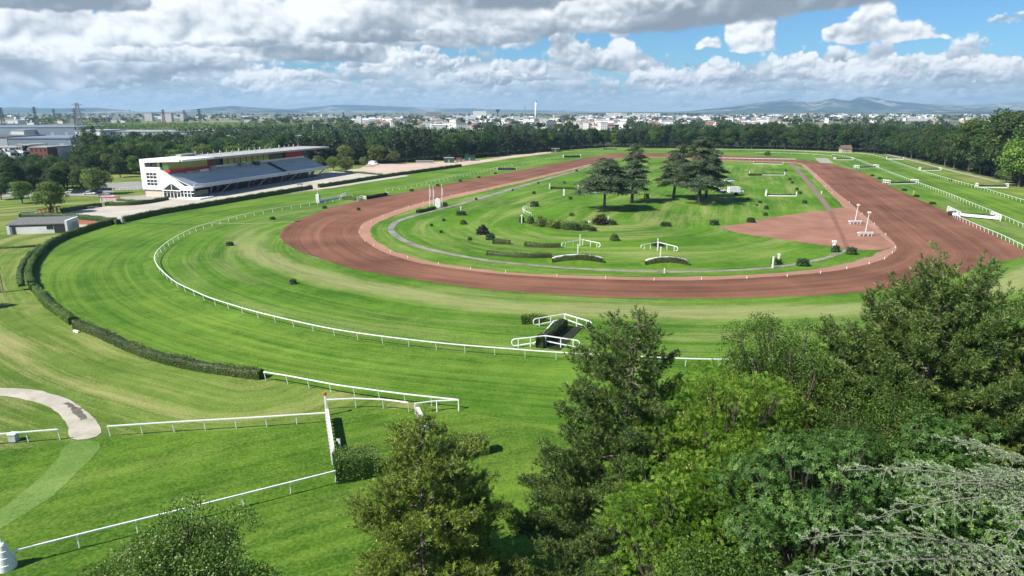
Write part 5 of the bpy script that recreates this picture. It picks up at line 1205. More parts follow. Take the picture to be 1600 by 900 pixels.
# ================================================================== LOW SHED LEFT
a = G(14, 366.5); b = G(107, 363.5); L_ = np.linalg.norm(b - a); e = thing('low_shed', 'low white shed with grey mono pitch roof beside the hedge', 'shed', a, math.atan2(b[1] - a[1], b[0] - a[0]))
MB().box(0, L_, 0, 7, 0, 2.35).build('wall', M_white, e)
MB().prism([(-.15, 2.37), (7.4, 3.3), (7.4, 3.5), (-.15, 2.6)], 'x', -.4, L_ - .6).build('roof', mat('fibre_cement', (.17, .17, .165), .9, scale=1.5, col2=(.10, .10, .10)), e)
MB().box(L_ - .55, L_, -.2, 7.6, 0, 3.3).build('end_wall', M_white, e)
M_dkd = mat('dark_boards', (.05, .045, .045), .8)
MB().box(L_ - 3.3, L_ - .6, -.06, -.003, 0, 2.3).build('dark_panel', M_dkd, e); MB().box(.9, 1.7, -.06, -.003, 0, 2.3).build('dark_panel', M_dkd, e)
MB().box(.4, L_ - .7, -.05, -.003, 2.0, 2.3).build('window_band', M_dkd, e); MB().box(L_ - 5.1, L_ - 3.5, -.07, -.003, 1.15, 2.05).build('window', SGd, e)
MB().box(-.3, .4, -.15, 7.3, 0, 2.36).build('end_wall', M_white, e)
# red & white fencing and awning
def panel_row(label, a, b, n_, h, m, name, cat, gap=.25):
    A = G(*a); B = G(*b); e = thing(name, label, cat, A); d = B - A
    for i in range(n_):
        q0 = d * i / n_; q1 = d * (i + 1 - gap) / n_; mb = MB()
        mb.bar(tuple(q0), tuple(q0 + [0, 0, h]), .18).bar(tuple(q1), tuple(q1 + [0, 0, h]), .18).bar(tuple(q0 + [0, 0, h]), tuple(q1 + [0, 0, h]), .18, .25).bar(tuple(q0 + [0, 0, h * .4]), tuple(q1 + [0, 0, h * .4]), .14, .2); mb.build('panel', m, e)
panel_row('row of small red framed stalls behind the shed trees', (60, 337), (96, 331), 6, 1.9, mat('red_frame', (.48, .12, .09), .7), 'red_fence', 'fence')
panel_row('row of white framed fence panels left of the red ones', (32, 340), (58, 337), 6, 1.6, WPT, 'white_fence', 'fence')
panel_row('white railing on the lane behind the paddock', (176, 298), (216, 297), 7, 1.3, WPT, 'paddock_railing', 'railing', .02)
e = thing('red_awning', 'flat red awning on white posts left of the grandstand', 'awning', G(172, 318)); MB().box(-2.6, 2.9, -1.2, 1.6, 2.1, 2.35).build('canopy', mat('awning_red', (.45, .10, .08), .8), e)
for x in (-2.4, 2.7):
    for y in (-1.1, 1.5): MB().bar((x, y, 0), (x, y, 2.1), .3 if x < 0 else .16).build('post', WPT, e)
for i, (px, py, lab) in enumerate([(138,327,'grey folded trolley left one on the forecourt'),(148,326.5,'grey folded trolley right one on the forecourt')]):
    e = thing('sulky_cart', lab, 'cart', G(px, py)); MB().bar((-1.4, 0, .5), (1.4, 0, .9), .1).bar((-1.4, .6, .5), (1.4, .6, .9), .1).build('shafts', GRY, e)
    for y in (-.3, .9): w_ = MB().lathe([(.38, -.04), (.42, 0), (.38, .04)], 14).build('wheel', M_tyre, e); w_.rotation_euler = (R(90), 0, 0); w_.location = (-1, y, .42)
e = thing('gate_pillar', 'short white pillar at the gap in the clipped hedge', 'pillar', G(190, 349)); MB().box(-.35, .35, -.35, .35, 0, 1.7).build('pillar', WPT, e); MB().box(-.42, .42, -.42, .42, 1.7, 1.85).build('cap', WPT, e)

# ================================================================== BUILDINGS IN THE DISTANCE
def facade(name, col, wx=3.2, wz=2.9, dark=(.07, .08, .09)):
    """plaster with rows of openings, for blocks a few pixels tall"""
    m = bpy.data.materials.new(name); m.use_nodes = True; n = N(m.node_tree); b = m.node_tree.nodes['Principled BSDF']
    x, y, z = n.sep(n.add('ShaderNodeTexCoord').outputs['Object'])
    fx = n.m('FRACT', n.m('DIVIDE', n.m('ADD', x, y), wx)); fz = n.m('FRACT', n.m('DIVIDE', z, wz))
    w = n.m('MULTIPLY', n.m('MULTIPLY', n.m('GREATER_THAN', fx, .35), n.m('LESS_THAN', fx, .75)), n.m('MULTIPLY', n.m('GREATER_THAN', fz, .3), n.m('LESS_THAN', fz, .75)))
    c = n.mix(n.noise(n.xyz(x, y, z), .08, 3), tuple(q * .85 for q in col), col)
    n.l.new(n.mix(n.m('MULTIPLY', w, .8), c, dark), b.inputs['Base Color']); b.inputs['Roughness'].default_value = .8; return m
FW = facade('white_facade', (.74, .73, .70)); FC = facade('cream_facade', (.62, .56, .48)); FG = facade('grey_facade', (.30, .32, .35)); FB = facade('beige_facade', (.55, .50, .45), 4.)
R_t = mat('terracotta_roof', (.30, .16, .10), .9, scale=.5); R_g = mat('gravel_roof', (.34, .34, .34), .9, scale=.3); M_wsh = mat('white_cladding', (.76, .76, .76), .6, scale=.05); M_bsh = mat('blue_grey_cladding', (.19, .235, .29), .6, scale=.03, col2=(.15, .19, .24)); M_gsh = mat('grey_cladding', (.36, .38, .40), .6, scale=.03)
def block(label, px0, px1, pyt, D, dep, wall, roof, name='apartment_block', cat='apartment block', rz=0., group=None, hmin=6, pit=0., hmul=1., lift=0):
    a = P(px0, 172, D); b = P(px1, 172, D); top = P((px0 + px1) / 2, pyt, D)[2]; h = max(hmin, top) * hmul; L_ = b[0] - a[0]
    e = thing(name, label, cat, (a[0], D, lift), rz, group)
    MB().box(0, L_, 0, dep, -1, h).build('wall', wall, e)
    if pit: MB().prism([(-.4, h), (dep / 2, h + pit), (dep + .4, h)], 'x', -.4, L_ + .4).build('roof', roof, e)
    else: MB().box(-.3, L_ + .3, -.3, dep + .3, h + .01, h + .9).build('roof', roof, e)
    return e
block('grey brown slab block left of the small towers on the skyline', 667, 688, 175.5, 2600, 16, facade('brown_facade', (.22, .20, .20)), R_g)
for i, (x0, x1, y, lab) in enumerate([(690,698,177.5,'narrow dark tower right of the grey slab block'),(703,710,177,'dark tower, second right of the grey slab block'),(712,717,177,'slim dark tower in the middle of the skyline group'),(721,731,176.5,'dark blue grey tower left of the white slab'),(733,738,178,'low dark tower touching the white slab')]):
    block(lab, x0, x1, y, 3300, 18, FG, R_g, 'tower_block', 'tower block')
block('tall white slab block beside the water tower', 739, 760, 173.3, 2600, 16, FW, R_g)
block('lower beige block right of the tall white slab', 761, 768, 177.5, 2700, 16, FB, R_g)
block('small white tower block left of the skyline middle', 556, 563.5, 181.5, 1700, 10, FW, R_g, 'tower_block', 'tower block')
for i, (x0, x1, y, D, lab) in enumerate([(942,949,180,3400,'low white block at the left of the wide estate'),(948,960,176.5,3400,'white block left in the wide estate'),(961,971,176,3450,'white block in the middle of the wide estate'),(972,980,177,3400,'white block right in the wide estate'),(985,989,179,3200,'low tower left of the estate towers'),(989,994,176.5,3200,'white tower first of the estate towers'),(995,1000,176.5,3200,'white tower second of the estate towers'),(1002,1009,177,3200,'beige tower third of the estate towers'),(1010,1016,176.8,3200,'beige tower fourth of the estate towers'),(1017,1023,177,3200,'beige tower fifth of the estate towers'),(1024,1032,176.6,3200,'white tower last of the estate towers'),(1004,1016,189,1900,'near white block below the estate towers'),(1023,1038,189,1900,'near white block right below the estate towers'),(1078,1090,188,2100,'white block group left of the mast'),(1091,1099,188.5,2100,'white block group right of the first')]):
    block(lab, x0, x1, y, D, 16, FW if i % 3 else FC, R_g)
for i, (x0, x1, D) in enumerate([(224,236,2100),(250,266,2000),(280,288,2200)]):
    block('pinkish grey block among the pylons, %s' % ['leftmost', 'middle', 'rightmost'][i], x0, x1, 177, D, 14, FB, R_g)
# long white blocks on the right
for i, (x0, x1, y, D) in enumerate([(1205,1213,193,2000),(1233,1252,192,2000),(1253,1285,192.5,2000),(1287,1307,194,2000),(1282,1290,187,2600),(1296,1304,185.5,2600),(1360,1383,191,2100),(1384,1402,190.5,2100),(1402,1408,189.5,2100),(1420,1440,191.5,2200),(1441,1460,192,2200),(1536,1562,181,3300),(1563,1585,182,3300),(1327,1341,197,1700),(1340,1352,187,3000),(1422,1438,187,3000)]):
    block('long white block in the suburb to the right below the blue hills', x0, x1, y, D, 15, FW, M_wsh, group='white blocks of the right suburb')
# scattered houses and sheds
rgc = np.random.default_rng(9); k = 0
hp = [None, None, None]
def small_house(i, x, y, s, rz):
    v = i % 3
    if hp[v] is None:
        e = thing('town_house' if v < 2 else 'warehouse', '', 'house', (x, y, 0), rz)
        if v == 0: MB().box(-6, 6, -4.5, 4.5, -1, 6).build('wall', FC, e); MB().prism([(-5, 6), (0, 8.6), (5, 6)], 'x', -6.4, 6.4).build('roof', R_t, e)
        elif v == 1: MB().box(-9, 9, -5, 5, -1, 10).build('wall', FW, e); MB().box(-9.3, 9.3, -5.3, 5.3, 10.01, 10.8).build('roof', R_g, e)
        else: MB().box(-22, 22, -12, 12, -1, 7).build('wall', M_wsh, e); MB().prism([(-12.4, 7), (0, 8.4), (12.4, 7)], 'x', -22.4, 22.4).build('roof', M_wsh, e)
        hp[v] = e
    else: e = copy_tree(hp[v]); e.location = (x, y, 0); e.rotation_euler = (0, 0, rz)
    e.scale = (s, s, s); lab, cat, gr = [('cream house with a terracotta roof in the distant suburb', 'house', 'far houses with terracotta roofs'), ('flat roofed white house block in the distant suburb', 'house', 'far flat roofed white blocks'), ('low white shed in the distant suburb', 'warehouse', 'far low white sheds')][v]
    tag(e, lab, cat, gr)
HS = []
for i in range(780):
    r_ = rgc.random()
    if r_ < .45: px = rgc.normal(1010, 100); D = rgc.uniform(1150, 2900)
    elif r_ < .68: px = rgc.uniform(560, 840); D = rgc.uniform(1150, 2900)
    elif r_ < .9: px = rgc.uniform(1150, 1620); D = rgc.uniform(1500, 4200)
    else: px = rgc.uniform(-20, 560); D = rgc.uniform(1700, 3600)
    b = P(px, 172, D); HS.append((D, int(rgc.choice([0, 0, 0, 1, 1, 1, 2])), b[0], rgc.uniform(.8, 1.35), rgc.uniform(0, 3.1) if rgc.random() < .5 else rgc.choice([.2, 1.7])))
HS.sort(); town = {0: MB(), 1: MB(), 2: MB()}
for i, (D, v, x, s, rz) in enumerate(HS):
    if i < 330: small_house(v, x, D, s, rz); continue
    a_, b_, c_ = ((6, 4.5, 7), (9, 5, 10.8), (22, 12, 7.6))[v]; town[v].bar((x - a_ * s * math.cos(rz), D - a_ * s * math.sin(rz), c_ * s / 2), (x + a_ * s * math.cos(rz), D + a_ * s * math.sin(rz), c_ * s / 2), 2 * b_ * s, c_ * s)
for v, m_ in ((0, FC), (1, FW), (2, M_wsh)): tag(town[v].build('distant_town', m_), 'tiny pale houses and blocks of the farthest suburbs', 'town', kind='stuff')
# chimney, mast, water tower
b = P(837, 197, 1750); hh = P(837, 157.5, 1750)[2]; e = thing('chimney', 'tall slim white chimney standing above the town', 'chimney', (b[0], 1750, 0))
MB().lathe([(3.1, 0), (2.5, hh * .5), (2.2, hh - 3)], 16).build('shaft', M_wsh, e, True); MB().lathe([(2.3, hh - 3), (2.3, hh)], 16).build('rim', mat('grey_ring', (.3, .3, .3), .8), e)
b = P(820, 197, 1800); hh = P(820, 165, 1800)[2]; e = thing('chimney', 'thin grey chimney left of the tall white one', 'chimney', (b[0], 1800, 0)); MB().lathe([(1.4, 0), (.9, hh)], 10).build('shaft', GRY, e)
b = P(777.5, 190, 2500); hh = P(777.5, 171, 2500)[2]; e = thing('water_tower', 'dark mushroom water tower right of the white slab block', 'water tower', (b[0], 2500, 0)); MB().lathe([(4.5, 0), (2.4, hh * .6), (3, hh * .72)], 14).build('stem', mat('tower_concrete', (.10, .11, .13), .9), e); MB().lathe([(3, hh * .72), (8.5, hh * .95), (8.5, hh), (1, hh + 1)], 18).build('bowl', mat('tower_concrete', (.10, .11, .13), .9), e)
for px, pt, D, lab in [(1127.5,182,2000,'thin white mast left of the right suburb'),(1077,195,900,'pale pole rising from the wood edge below the town'),(487,196,620,'pale pole rising behind the grandstand roof')]:
    b = P(px, 172, D); hh = P(px, pt, D)[2]; e = thing('mast', lab, 'mast', (b[0], D, 0)); r_ = D / 1500; MB().lathe([(r_, 0), (r_ * .6, hh)], 8).build('pole', M_wsh, e); MB().lathe([(r_ * .9, hh), (r_ * .9, hh + r_)], 8).build('head', GRY, e)
# lattice pylons
def pylon(label, px, pt, D, wide=False, m=None, group=None, th=1.):
    b = P(px, 172, D); hh = P(px, pt, D)[2]; e = thing('lattice_pylon', label, 'pylon', (b[0], D, 0), .3, group); t = max(.22, D / 2200) * th; w0 = hh * .075; mb = MB(); lv = 7
    def wd(z): return w0 * (1 - z / hh * .82) + .4
    for s in range(4):
        sx, sy = ((-1, -1), (1, -1), (1, 1), (-1, 1))[s]; mb.bar((sx * wd(0), sy * wd(0), 0), (sx * wd(hh), sy * wd(hh), hh), t)
    for i in range(lv):
        z0 = hh * (i / lv) ** .85; z1 = hh * ((i + 1) / lv) ** .85; a, c = wd(z0), wd(z1)
        for (p, q) in (((-1, -1), (1, -1)), ((1, -1), (1, 1)), ((1, 1), (-1, 1)), ((-1, 1), (-1, -1))):
            mb.bar((p[0] * a, p[1] * a, z0), (q[0] * c, q[1] * c, z1), t * .6); mb.bar((q[0] * a, q[1] * a, z0), (p[0] * c, p[1] * c, z1), t * .6)
    mb.build('tower', m or GRY, e)
    am = MB()
    for z, w in ((hh * .72, hh * .13), (hh * .84, hh * .16), (hh * .95, hh * .11)): am.bar((-w, 0, z), (w, 0, z), t * 1.2); am.bar((-w, 0, z), (0, 0, z + hh * .04), t * .7); am.bar((w, 0, z), (0, 0, z + hh * .04), t * .7)
    am.build('crossarms', m or GRY, e)
M_pyl = mat('galvanised', (.33, .33, .34), .6, scale=.3)
pylon('largest lattice pylon rising in front of the dark poplars', 121, 160.5, 640, m=M_pyl, th=1.1)
for px, pt, D, lab in [(1,168,1500,'dark pylon at the left edge of the skyline'),(53,167,1500,'dark pylon second from the left edge'),(83,170,2400,'faint pylon behind the second one'),(116,169,1400,'dark pylon just left of the largest one'),(254,171,1500,'dark pylon among the pinkish blocks'),(287,172,1900,'dark pylon right of the pinkish blocks'),(310.5,170,1400,'dark pylon, rightmost of the skyline row'),(536,175,2500,'faint pylon in the middle of the skyline')]:
    pylon(lab, px, pt, D, m=mat('dark_steel', (.09, .10, .11), .7))
for px in (140, 165, 202): 
    b = P(px, 172, 1300); e = thing('light_mast', 'slim grey floodlight mast, %s of three right of the largest pylon' % {140: 'leftmost', 165: 'middle', 202: 'rightmost'}[px], 'mast', (b[0], 1300, 0)); hh = P(px, 172.5, 1300)[2]; MB().lathe([(.8, 0), (.5, hh)], 8).build('pole', M_pyl, e); MB().box(-2.2, 2.2, -.4, .4, hh, hh + 1.4).build('lamp_bar', M_pyl, e)
# sheds on the left
def shed2(label, px0, px1, pyt, pyb, dep, wall, roof, name='warehouse', pit=0):
    a = G(px0, pyb); b = G(px1, pyb); D = a[1]; top = P(px0, pyt, D)[2]; e = thing(name, label, 'warehouse', (a[0], D, 0)); L_ = b[0] - a[0]
    MB().box(0, L_, 0, dep, 0, top).build('wall', wall, e)
    if pit: MB().prism([(-.5, top), (dep / 2, top + pit), (dep + .5, top)], 'x', -.5, L_ + .5).build('roof', roof, e)
    else: MB().box(-.5, L_ + .5, -.5, dep + .5, top + .01, top + .8).build('roof', roof, e)
    k = int(L_ // 18)
    for i in range(k): MB().box(8 + i * 18, 12 + i * 18, -.12, -.01, 0, min(4.5, top * .6)).build('dock_door', M_gsh, e)
shed2('big blue grey warehouse with flat roof at the far left', -60, 118, 199, 212, 90, M_bsh, M_bsh)
shed2('pale block shed in front of the big blue grey warehouse', 18, 38, 204, 213, 30, M_wsh, M_gsh)
shed2('grey blue hall roof behind the white apartment building, right part', 14, 112, 216.5, 232, 60, M_bsh, M_bsh)
shed2('dark grey hall at the left edge behind the flats', -70, 13, 215, 232, 50, M_gsh, M_slate)
shed2('long pale grey low warehouse behind the park trees', 165, 300, 206, 213, 60, M_gsh, M_gsh)
shed2('long white low warehouse with sawtooth top behind the park trees', 305, 385, 205, 212, 50, M_wsh, M_wsh, pit=2)
shed2('white low warehouse right of the largest pylon', 118, 163, 204.5, 214, 50, M_wsh, M_gsh)
shed2('small white shed at the far end of the warehouses', 386, 400, 199, 207, 30, M_wsh, M_wsh)
shed2('white flat warehouse beyond the motorway trees', 174, 195, 188, 192, 40, M_wsh, M_wsh)
shed2('white shed in the fields at the far left', 4, 28, 188, 193, 40, M_wsh, M_wsh)
shed2('small white barn in the far left fields', 42, 53, 190.5, 195, 20, M_wsh, M_wsh)
# apartment building
def flats(label, px0, px1, pyt, pyb, dep, m, cols, rows, name='apartment_building', balc=(), wd=1.1):
    a = G(px0, pyb); b = G(px1, pyb); D = a[1]; top = P(px0, pyt, D)[2]; e = thing(name, label, 'apartment block', (a[0], D, 0)); L_ = b[0] - a[0]
    MB().box(0, L_, 0, dep, 0, top).build('wall', m, e); MB().box(-.2, L_ + .2, -.2, dep + .2, top + .01, top + .5).build('roof', R_g, e); pr = None
    for i in range(cols):
        for j in range(rows):
            x = L_ * (i + .5) / cols; z = top * (j + .35) / rows
            if i in balc:
                MB().box(x - 1.8, x + 1.8, -1.4, -.01, z - .3, z + .9).build('balcony', GRY, e); MB().box(x - 1.5, x + 1.5, -.08, -.01, z + .9, z + 2.1).build('window', SGd, e); continue
            if pr is None: pr = MB().box(-wd / 2, wd / 2, -.08, -.01, 0, 1.5).build('window', SGd, e); pr.location = (x, 0, z)
            else: share('window', pr, e, (x, 0, z))
flats('white apartment building with balconies at the far left', -30, 30, 231, 266, 14, M_white, 6, 4, balc=(3, 5))
flats('white apartment building with rounded balconies left of the brick one', 31, 51, 227.5, 266, 16, M_white, 5, 4, balc=(3, 4))
M_brick = mat('red_brick', (.22, .085, .06), .9, scale=.5)
flats('red brick apartment building with small windows', 51.5, 79, 231, 267, 13, M_brick, 4, 4, wd=.7)
flats('white apartment building right of the red brick one', 79.5, 95, 230, 265, 14, M_white, 4, 4, balc=(0,))
flats('narrow red brick bay between white flats', 95.5, 107, 230, 263, 12, M_brick, 2, 4, wd=.7)
flats('white and dark end of the row of flats by the poplars', 107.5, 122, 229, 262, 12, M_white, 3, 4, balc=(0,))
flats('pale house glimpsed through trees behind the grandstand', 449, 474, 213, 240, 12, M_white, 4, 2)
# mast at the left edge
e = thing('lattice_mast', 'dark lattice mast cut by the left edge of the view', 'mast', G(0, 457)); mb = MB()
for sx, sy in ((-.35, -.35), (.35, -.35), (.35, .35), (-.35, .35)): mb.bar((sx, sy, 0), (sx * .8, sy * .8, 6), .09)
for i in range(8):
    z = i * .75; mb.bar((-.35, -.35, z), (.35, -.35, z + .75), .06).bar((.35, -.35, z), (-.35, -.35, z + .75), .06).bar((.35, -.35, z), (.35, .35, z + .75), .06)
mb.build('frame', mat('dark_steel', (.09, .10, .11), .7), e); MB().box(-.9, .5, -.5, .5, 4.2, 6.4).build('cabinet', M_dkd, e)
# ================================================================== FOREGROUND TREES
L_pine1 = leaf_mat('pine_needles', [(0.05, 0.085, 0.012), (0.165, 0.23, 0.036), (0.37, 0.43, 0.092)], trans=.25, obj_var=.08, rough=.5)
L_pine2 = leaf_mat('pine_needles_deep', [(0.022, 0.05, 0.01), (0.09, 0.155, 0.03), (0.245, 0.315, 0.078)], trans=.22, obj_var=.08, rough=.5)
L_loc = leaf_mat('locust_leaves', [(.040, .105, .007), (.120, .235, .014), (.27, .40, .040)], trans=.4, obj_var=.03)
L_pod = leaf_mat('seed_pods', [(0.358, 0.256, 0.09), (0.538, 0.422, 0.179)], trans=.1, obj_var=.03)
L_ash = leaf_mat('glossy_leaves', [(.022, .062, .012), (.062, .135, .026), (.17, .275, .068)], trans=.3, obj_var=.03, rough=.5, spec=.25)
L_elm = leaf_mat('pale_backed_leaves', [(0.05, 0.11, 0.018), (0.115, 0.2, 0.036), (0.27, 0.34, 0.12)], trans=.28, obj_var=.03, rough=.4)
L_spr = leaf_mat('sparse_tree_leaves', [(.022, .060, .008), (.065, .130, .016), (.165, .250, .040)], trans=.35, obj_var=.03)
L_silver = leaf_mat('silver_needles', [(.08, .125, .06), (.19, .26, .14), (.36, .44, .26)], trans=.1, obj_var=.03)

def top_at(px, py, h):
    """ground point of a tree whose tip of height h is seen at px, py"""
    return G(px, py, h)[:2]
def fine_pine(label, tip, h, w, seed, m, lean=(0, 0), crown_lo=.12, nb=46, up=.35, tuft=.34, needle=.24, shape=.75, asym=0, tufts=3.4):
    rg = np.random.default_rng(seed); xy = top_at(*tip, h); e = thing('pine_tree', label, 'tree', (xy[0] - lean[0], xy[1] - lean[1], 0))
    tk = bez(np.zeros(3), np.array([lean[0] * .2 + rg.normal(0, .3), lean[1] * .2, h * .5]), np.array([lean[0], lean[1], h * .985]), 12)
    tk[0, 2] = -.3; br = [(tk, np.linspace(.26, .03, 12) * h / 16)]; TC = []; TD = []; TS = []
    def trunk_at(z): return np.array([np.interp(z, tk[:, 2], tk[:, i]) for i in range(3)])
    for i in range(nb):
        t = ((i + rg.uniform(0, .8)) / nb) ** .9; z = h * (crown_lo + (.97 - crown_lo) * t); a = i * 2.399 + rg.uniform(-.35, .35)
        Lb = w / 2 * (1 - t) ** shape * rg.uniform(.62, 1.12) * (1 + asym * math.cos(a)) + .35
        d = np.array([math.cos(a), math.sin(a), 0]); p0 = trunk_at(z); p2 = p0 + d * Lb + [0, 0, Lb * (up * t + rg.uniform(-.12, .18))]; p1 = p0 + d * Lb * .55 - [0, 0, Lb * .10]
        br.append((bez(p0, p1, p2, 8), np.linspace(.055, .012, 8) * (.6 + Lb / 5))); sd = np.array([-d[1], d[0], 0])
        ns = max(3, int(Lb * 4.6))
        for j in range(ns):
            s = .22 + .78 * (j + rg.random()) / ns; q = (1 - s) ** 2 * p0 + 2 * s * (1 - s) * p1 + s * s * p2; l2 = (.30 + .42 * Lb * (1 - abs(s - .5) * .9)) * rg.uniform(.5, 1) * .62; sg = 1 if j % 2 else -1
            dd = unit((d * (.75 + .4 * s) + sd * sg * rg.uniform(.4, 1.1) + [0, 0, rg.uniform(0, .5)])[None])[0]; q2 = q + dd * l2
            br.append((np.array([q, (q + q2) / 2 + [0, 0, -.03], q2]), np.array([.018, .013, .007])))
            nt_ = max(3, int(l2 * tufts * 3.0)); 
            for k in range(nt_):
                u = .25 + .75 * (k + rg.random()) / nt_; off = rg.normal(0, .20, 3); TC.append(q + dd * l2 * u + off); TD.append(unit((dd * .6 + off * 1.5 + [0, 0, .75])[None])[0]); TS.append(rg.uniform(.75, 1.15))
    for z in np.linspace(h * .88, h * 1.0, 8): TC.append(trunk_at(z) + rg.normal(0, .12, 3)); TD.append(np.array([0, 0, 1.])); TS.append(1.)
    TC = np.array(TC); TD = np.array(TD); TS = np.array(TS); k = 24; n_ = len(TC); print('tufts', label[:20], n_); d0 = np.repeat(TD, k, 0); c0 = np.repeat(TC, k, 0); s0 = np.repeat(TS, k)
    U = unit(d0 * .75 + rg.normal(0, .62, (n_ * k, 3))); st = c0 + d0 * (rg.uniform(-.5, .55, (n_ * k, 1)) * tuft) * s0[:, None]; ln = needle * s0 * rg.uniform(.7, 1.25, n_ * k)
    V, F = leaves(st, U, perp(U, rg), ln, .042 * rg.uniform(.7, 1.3, n_ * k)); tone = np.repeat(np.clip(rg.normal(.42, .16, n_), 0, 1), k) + rg.normal(0, .17, n_ * k)
    nmesh('crown', V, F, m, e, rnd=np.clip(tone, 0, 1)); TV, TF = tubes(br, 6); nmesh('trunk', TV, TF, BARK_P, e, smooth=True); return e
fine_pine('short bushy pine in front of the hedge blocks, left of centre', (654, 646), 14, 12.8, 1, L_pine1, (.1, 0), nb=80, crown_lo=.08, asym=.1, shape=.68)
fine_pine('tall dark pine with bare grey trunk in the middle foreground', (1000, 484), 20.5, 11.5, 2, L_pine2, (1.0, 0), nb=96, crown_lo=.08, shape=.48, up=.45, asym=-.18)
fine_pine('big spreading pine at the right, highest in the foreground', (1476, 412), 23.5, 20, 3, L_pine2, (0, 0), nb=120, crown_lo=.12, shape=.5, up=.55, asym=.12, needle=.26)
fine_pine('pine at the right edge below the big spreading one', (1590, 560), 19, 8, 4, L_pine1, (0, 0), nb=60, crown_lo=.15, shape=.5, up=.5)

def leafy(label, tip, h, w, seed, m, mode, n_cl=70, base=None, cr_h=.62, cl_r=(1.0, 1.7), per=120, name='broadleaf_tree', pods=0, squash=.8, ex=(1, 1), fill=.35):
    """crown of lumps on real limbs; every leaf is its own blade"""
    rg = np.random.default_rng(seed); xy = top_at(*tip, h); e = thing(name, label, 'tree', (xy[0], xy[1], 0)); hc = h * (1 - cr_h); rz_ = h * cr_h / 2; c0 = np.array([0, 0, hc + rz_]); br = []; CC = []; RR = []
    br.append((np.array([(0, 0, -.3), (.1, 0, hc * .5), (.15, .1, hc), (.1, .1, h * .75)]), np.array([.028, .022, .018, .006]) * h))
    for i in range(n_cl):
        d = rdir(rg, 1)[0]; d[2] = d[2] if d[2] > -.5 else -d[2] * .5; rr = rg.uniform(.0, 1) ** fill; c = c0 + d * np.array([w / 2 * ex[0], w / 2 * ex[1], rz_]) * rr * .86; r = rg.uniform(*cl_r)
        CC.append(c); RR.append(r)
        p0 = np.array([.1, .05, hc * .8 + (c[2] - hc) * .35]); br.append((bez(p0, p0 * .5 + c * .5 + [0, 0, -.6], c, 7), np.linspace(.010, .002, 7) * h))
        for _ in range(3): q = c + rdir(rg, 1)[0] * r * .8; br.append((np.array([c * .8 + p0 * .2, (c + q) / 2, q]), np.array([.03, .02, .008])))
    A = []; U = []; T_ = []
    for c, r in zip(CC, RR):
        k = int(per * r * r); d = rdir(rg, k); d[:, 2] = np.where(d[:, 2] < -.2, -d[:, 2], d[:, 2]); rad = r * (.45 + .65 * rg.random(k) ** .45); pos = c + d * rad[:, None] * [1, 1, squash] ; A.append(pos); U.append(d); T_.append(np.clip(rg.normal(.42, .13) + rg.normal(0, .16, k), 0, 1))
    A = np.vstack(A); D_ = np.vstack(U); T_ = np.concatenate(T_); n_ = len(A)
    def rep(x, k): return np.repeat(x, k, 0)
    if mode == 'pinnate':      # leaflets in two rows on a drooping stalk
        ax = unit(D_ * .8 + rg.normal(0, .5, D_.shape) + [0, 0, -.25]); sd = perp(ax, rg); k = 12; tt = np.tile(np.repeat(np.linspace(.15, 1, 6), 2), n_); sg = np.tile(np.tile([1., -1.], 6), n_)[:, None]
        aa, ss = rep(ax, k), rep(sd, k); st = rep(A, k) + aa * (tt * .30)[:, None] - np.array([0, 0, .06]) * (tt ** 2)[:, None]; U2 = unit(ss * sg + aa * .45 + rg.normal(0, .2, aa.shape)); V, F = leaves(st, U2, unit(np.cross(U2, np.cross(aa, ss)) + rg.normal(0, .25, aa.shape)), .095 * rg.uniform(.8, 1.2, n_ * k), .05)
    elif mode == 'whorl':      # rosettes of long blades at the shoot tips
        ax = unit(D_ + rg.normal(0, .35, D_.shape) + [0, 0, .5]); k = 9; a = np.tile(np.arange(k) * 2 * math.pi / k, n_) + rep(rg.uniform(0, 6, n_), k); s1 = perp(ax, rg); s2 = np.cross(ax, s1); aa = rep(ax, k)
        rad = rep(s1, k) * np.cos(a)[:, None] + rep(s2, k) * np.sin(a)[:, None]; U2 = unit(rad + aa * rg.uniform(-.25, .5, (n_ * k, 1)) + rg.normal(0, .12, aa.shape) + [0, 0, -.15]); sdv = unit(np.cross(U2, aa)); V, F = leaves(rep(A, k) + aa * rg.uniform(-.05, .05, (n_ * k, 1)), U2, sdv, .20 * rg.uniform(.75, 1.25, n_ * k), .062)
    else:                      # plain sprays
        k = 7; ax = unit(D_ + rg.normal(0, .5, D_.shape)); aa = rep(ax, k); U2 = unit(aa * .7 + rg.normal(0, .7, aa.shape)); V, F = leaves(rep(A, k) + rg.normal(0, .13, aa.shape), U2, perp(U2, rg), .14 * rg.uniform(.7, 1.3, n_ * k), .075)
    nmesh('crown', V, F, m, e, rnd=np.clip(rep(T_, k) + rg.normal(0, .15, n_ * k), 0, 1))
    TV, TF = tubes(br, 6); nmesh('trunk', TV, TF, BARK, e, smooth=True)
    if pods:
        idx = rg.choice(n_, pods); k2 = 6; c = np.repeat(A[idx] + D_[idx] * .15, k2, 0) + rg.normal(0, .09, (pods * k2, 3)); Ud = unit(rg.normal(0, .35, c.shape) + [0, 0, -1]); V, F = leaves(c, Ud, perp(Ud, rg), .16 * rg.uniform(.7, 1.2, len(c)), .05); nmesh('seed_pods', V, F, L_pod, e, rnd=rg.random(len(c)))
    return e
leafy('yellow green locust tree with tan seed pods right of the tall pine', (1150, 560), 18.5, 12.5, 11, L_loc, 'pinnate', 120, cl_r=(.9, 1.6), per=75, name='locust_tree', pods=420, cr_h=.72)
leafy('yellow green locust tree low between the tall pine and the glossy tree', (1060, 700), 15.5, 7.5, 15, L_loc, 'pinnate', 70, cl_r=(.8, 1.4), per=75, name='locust_tree', pods=60, cr_h=.75)
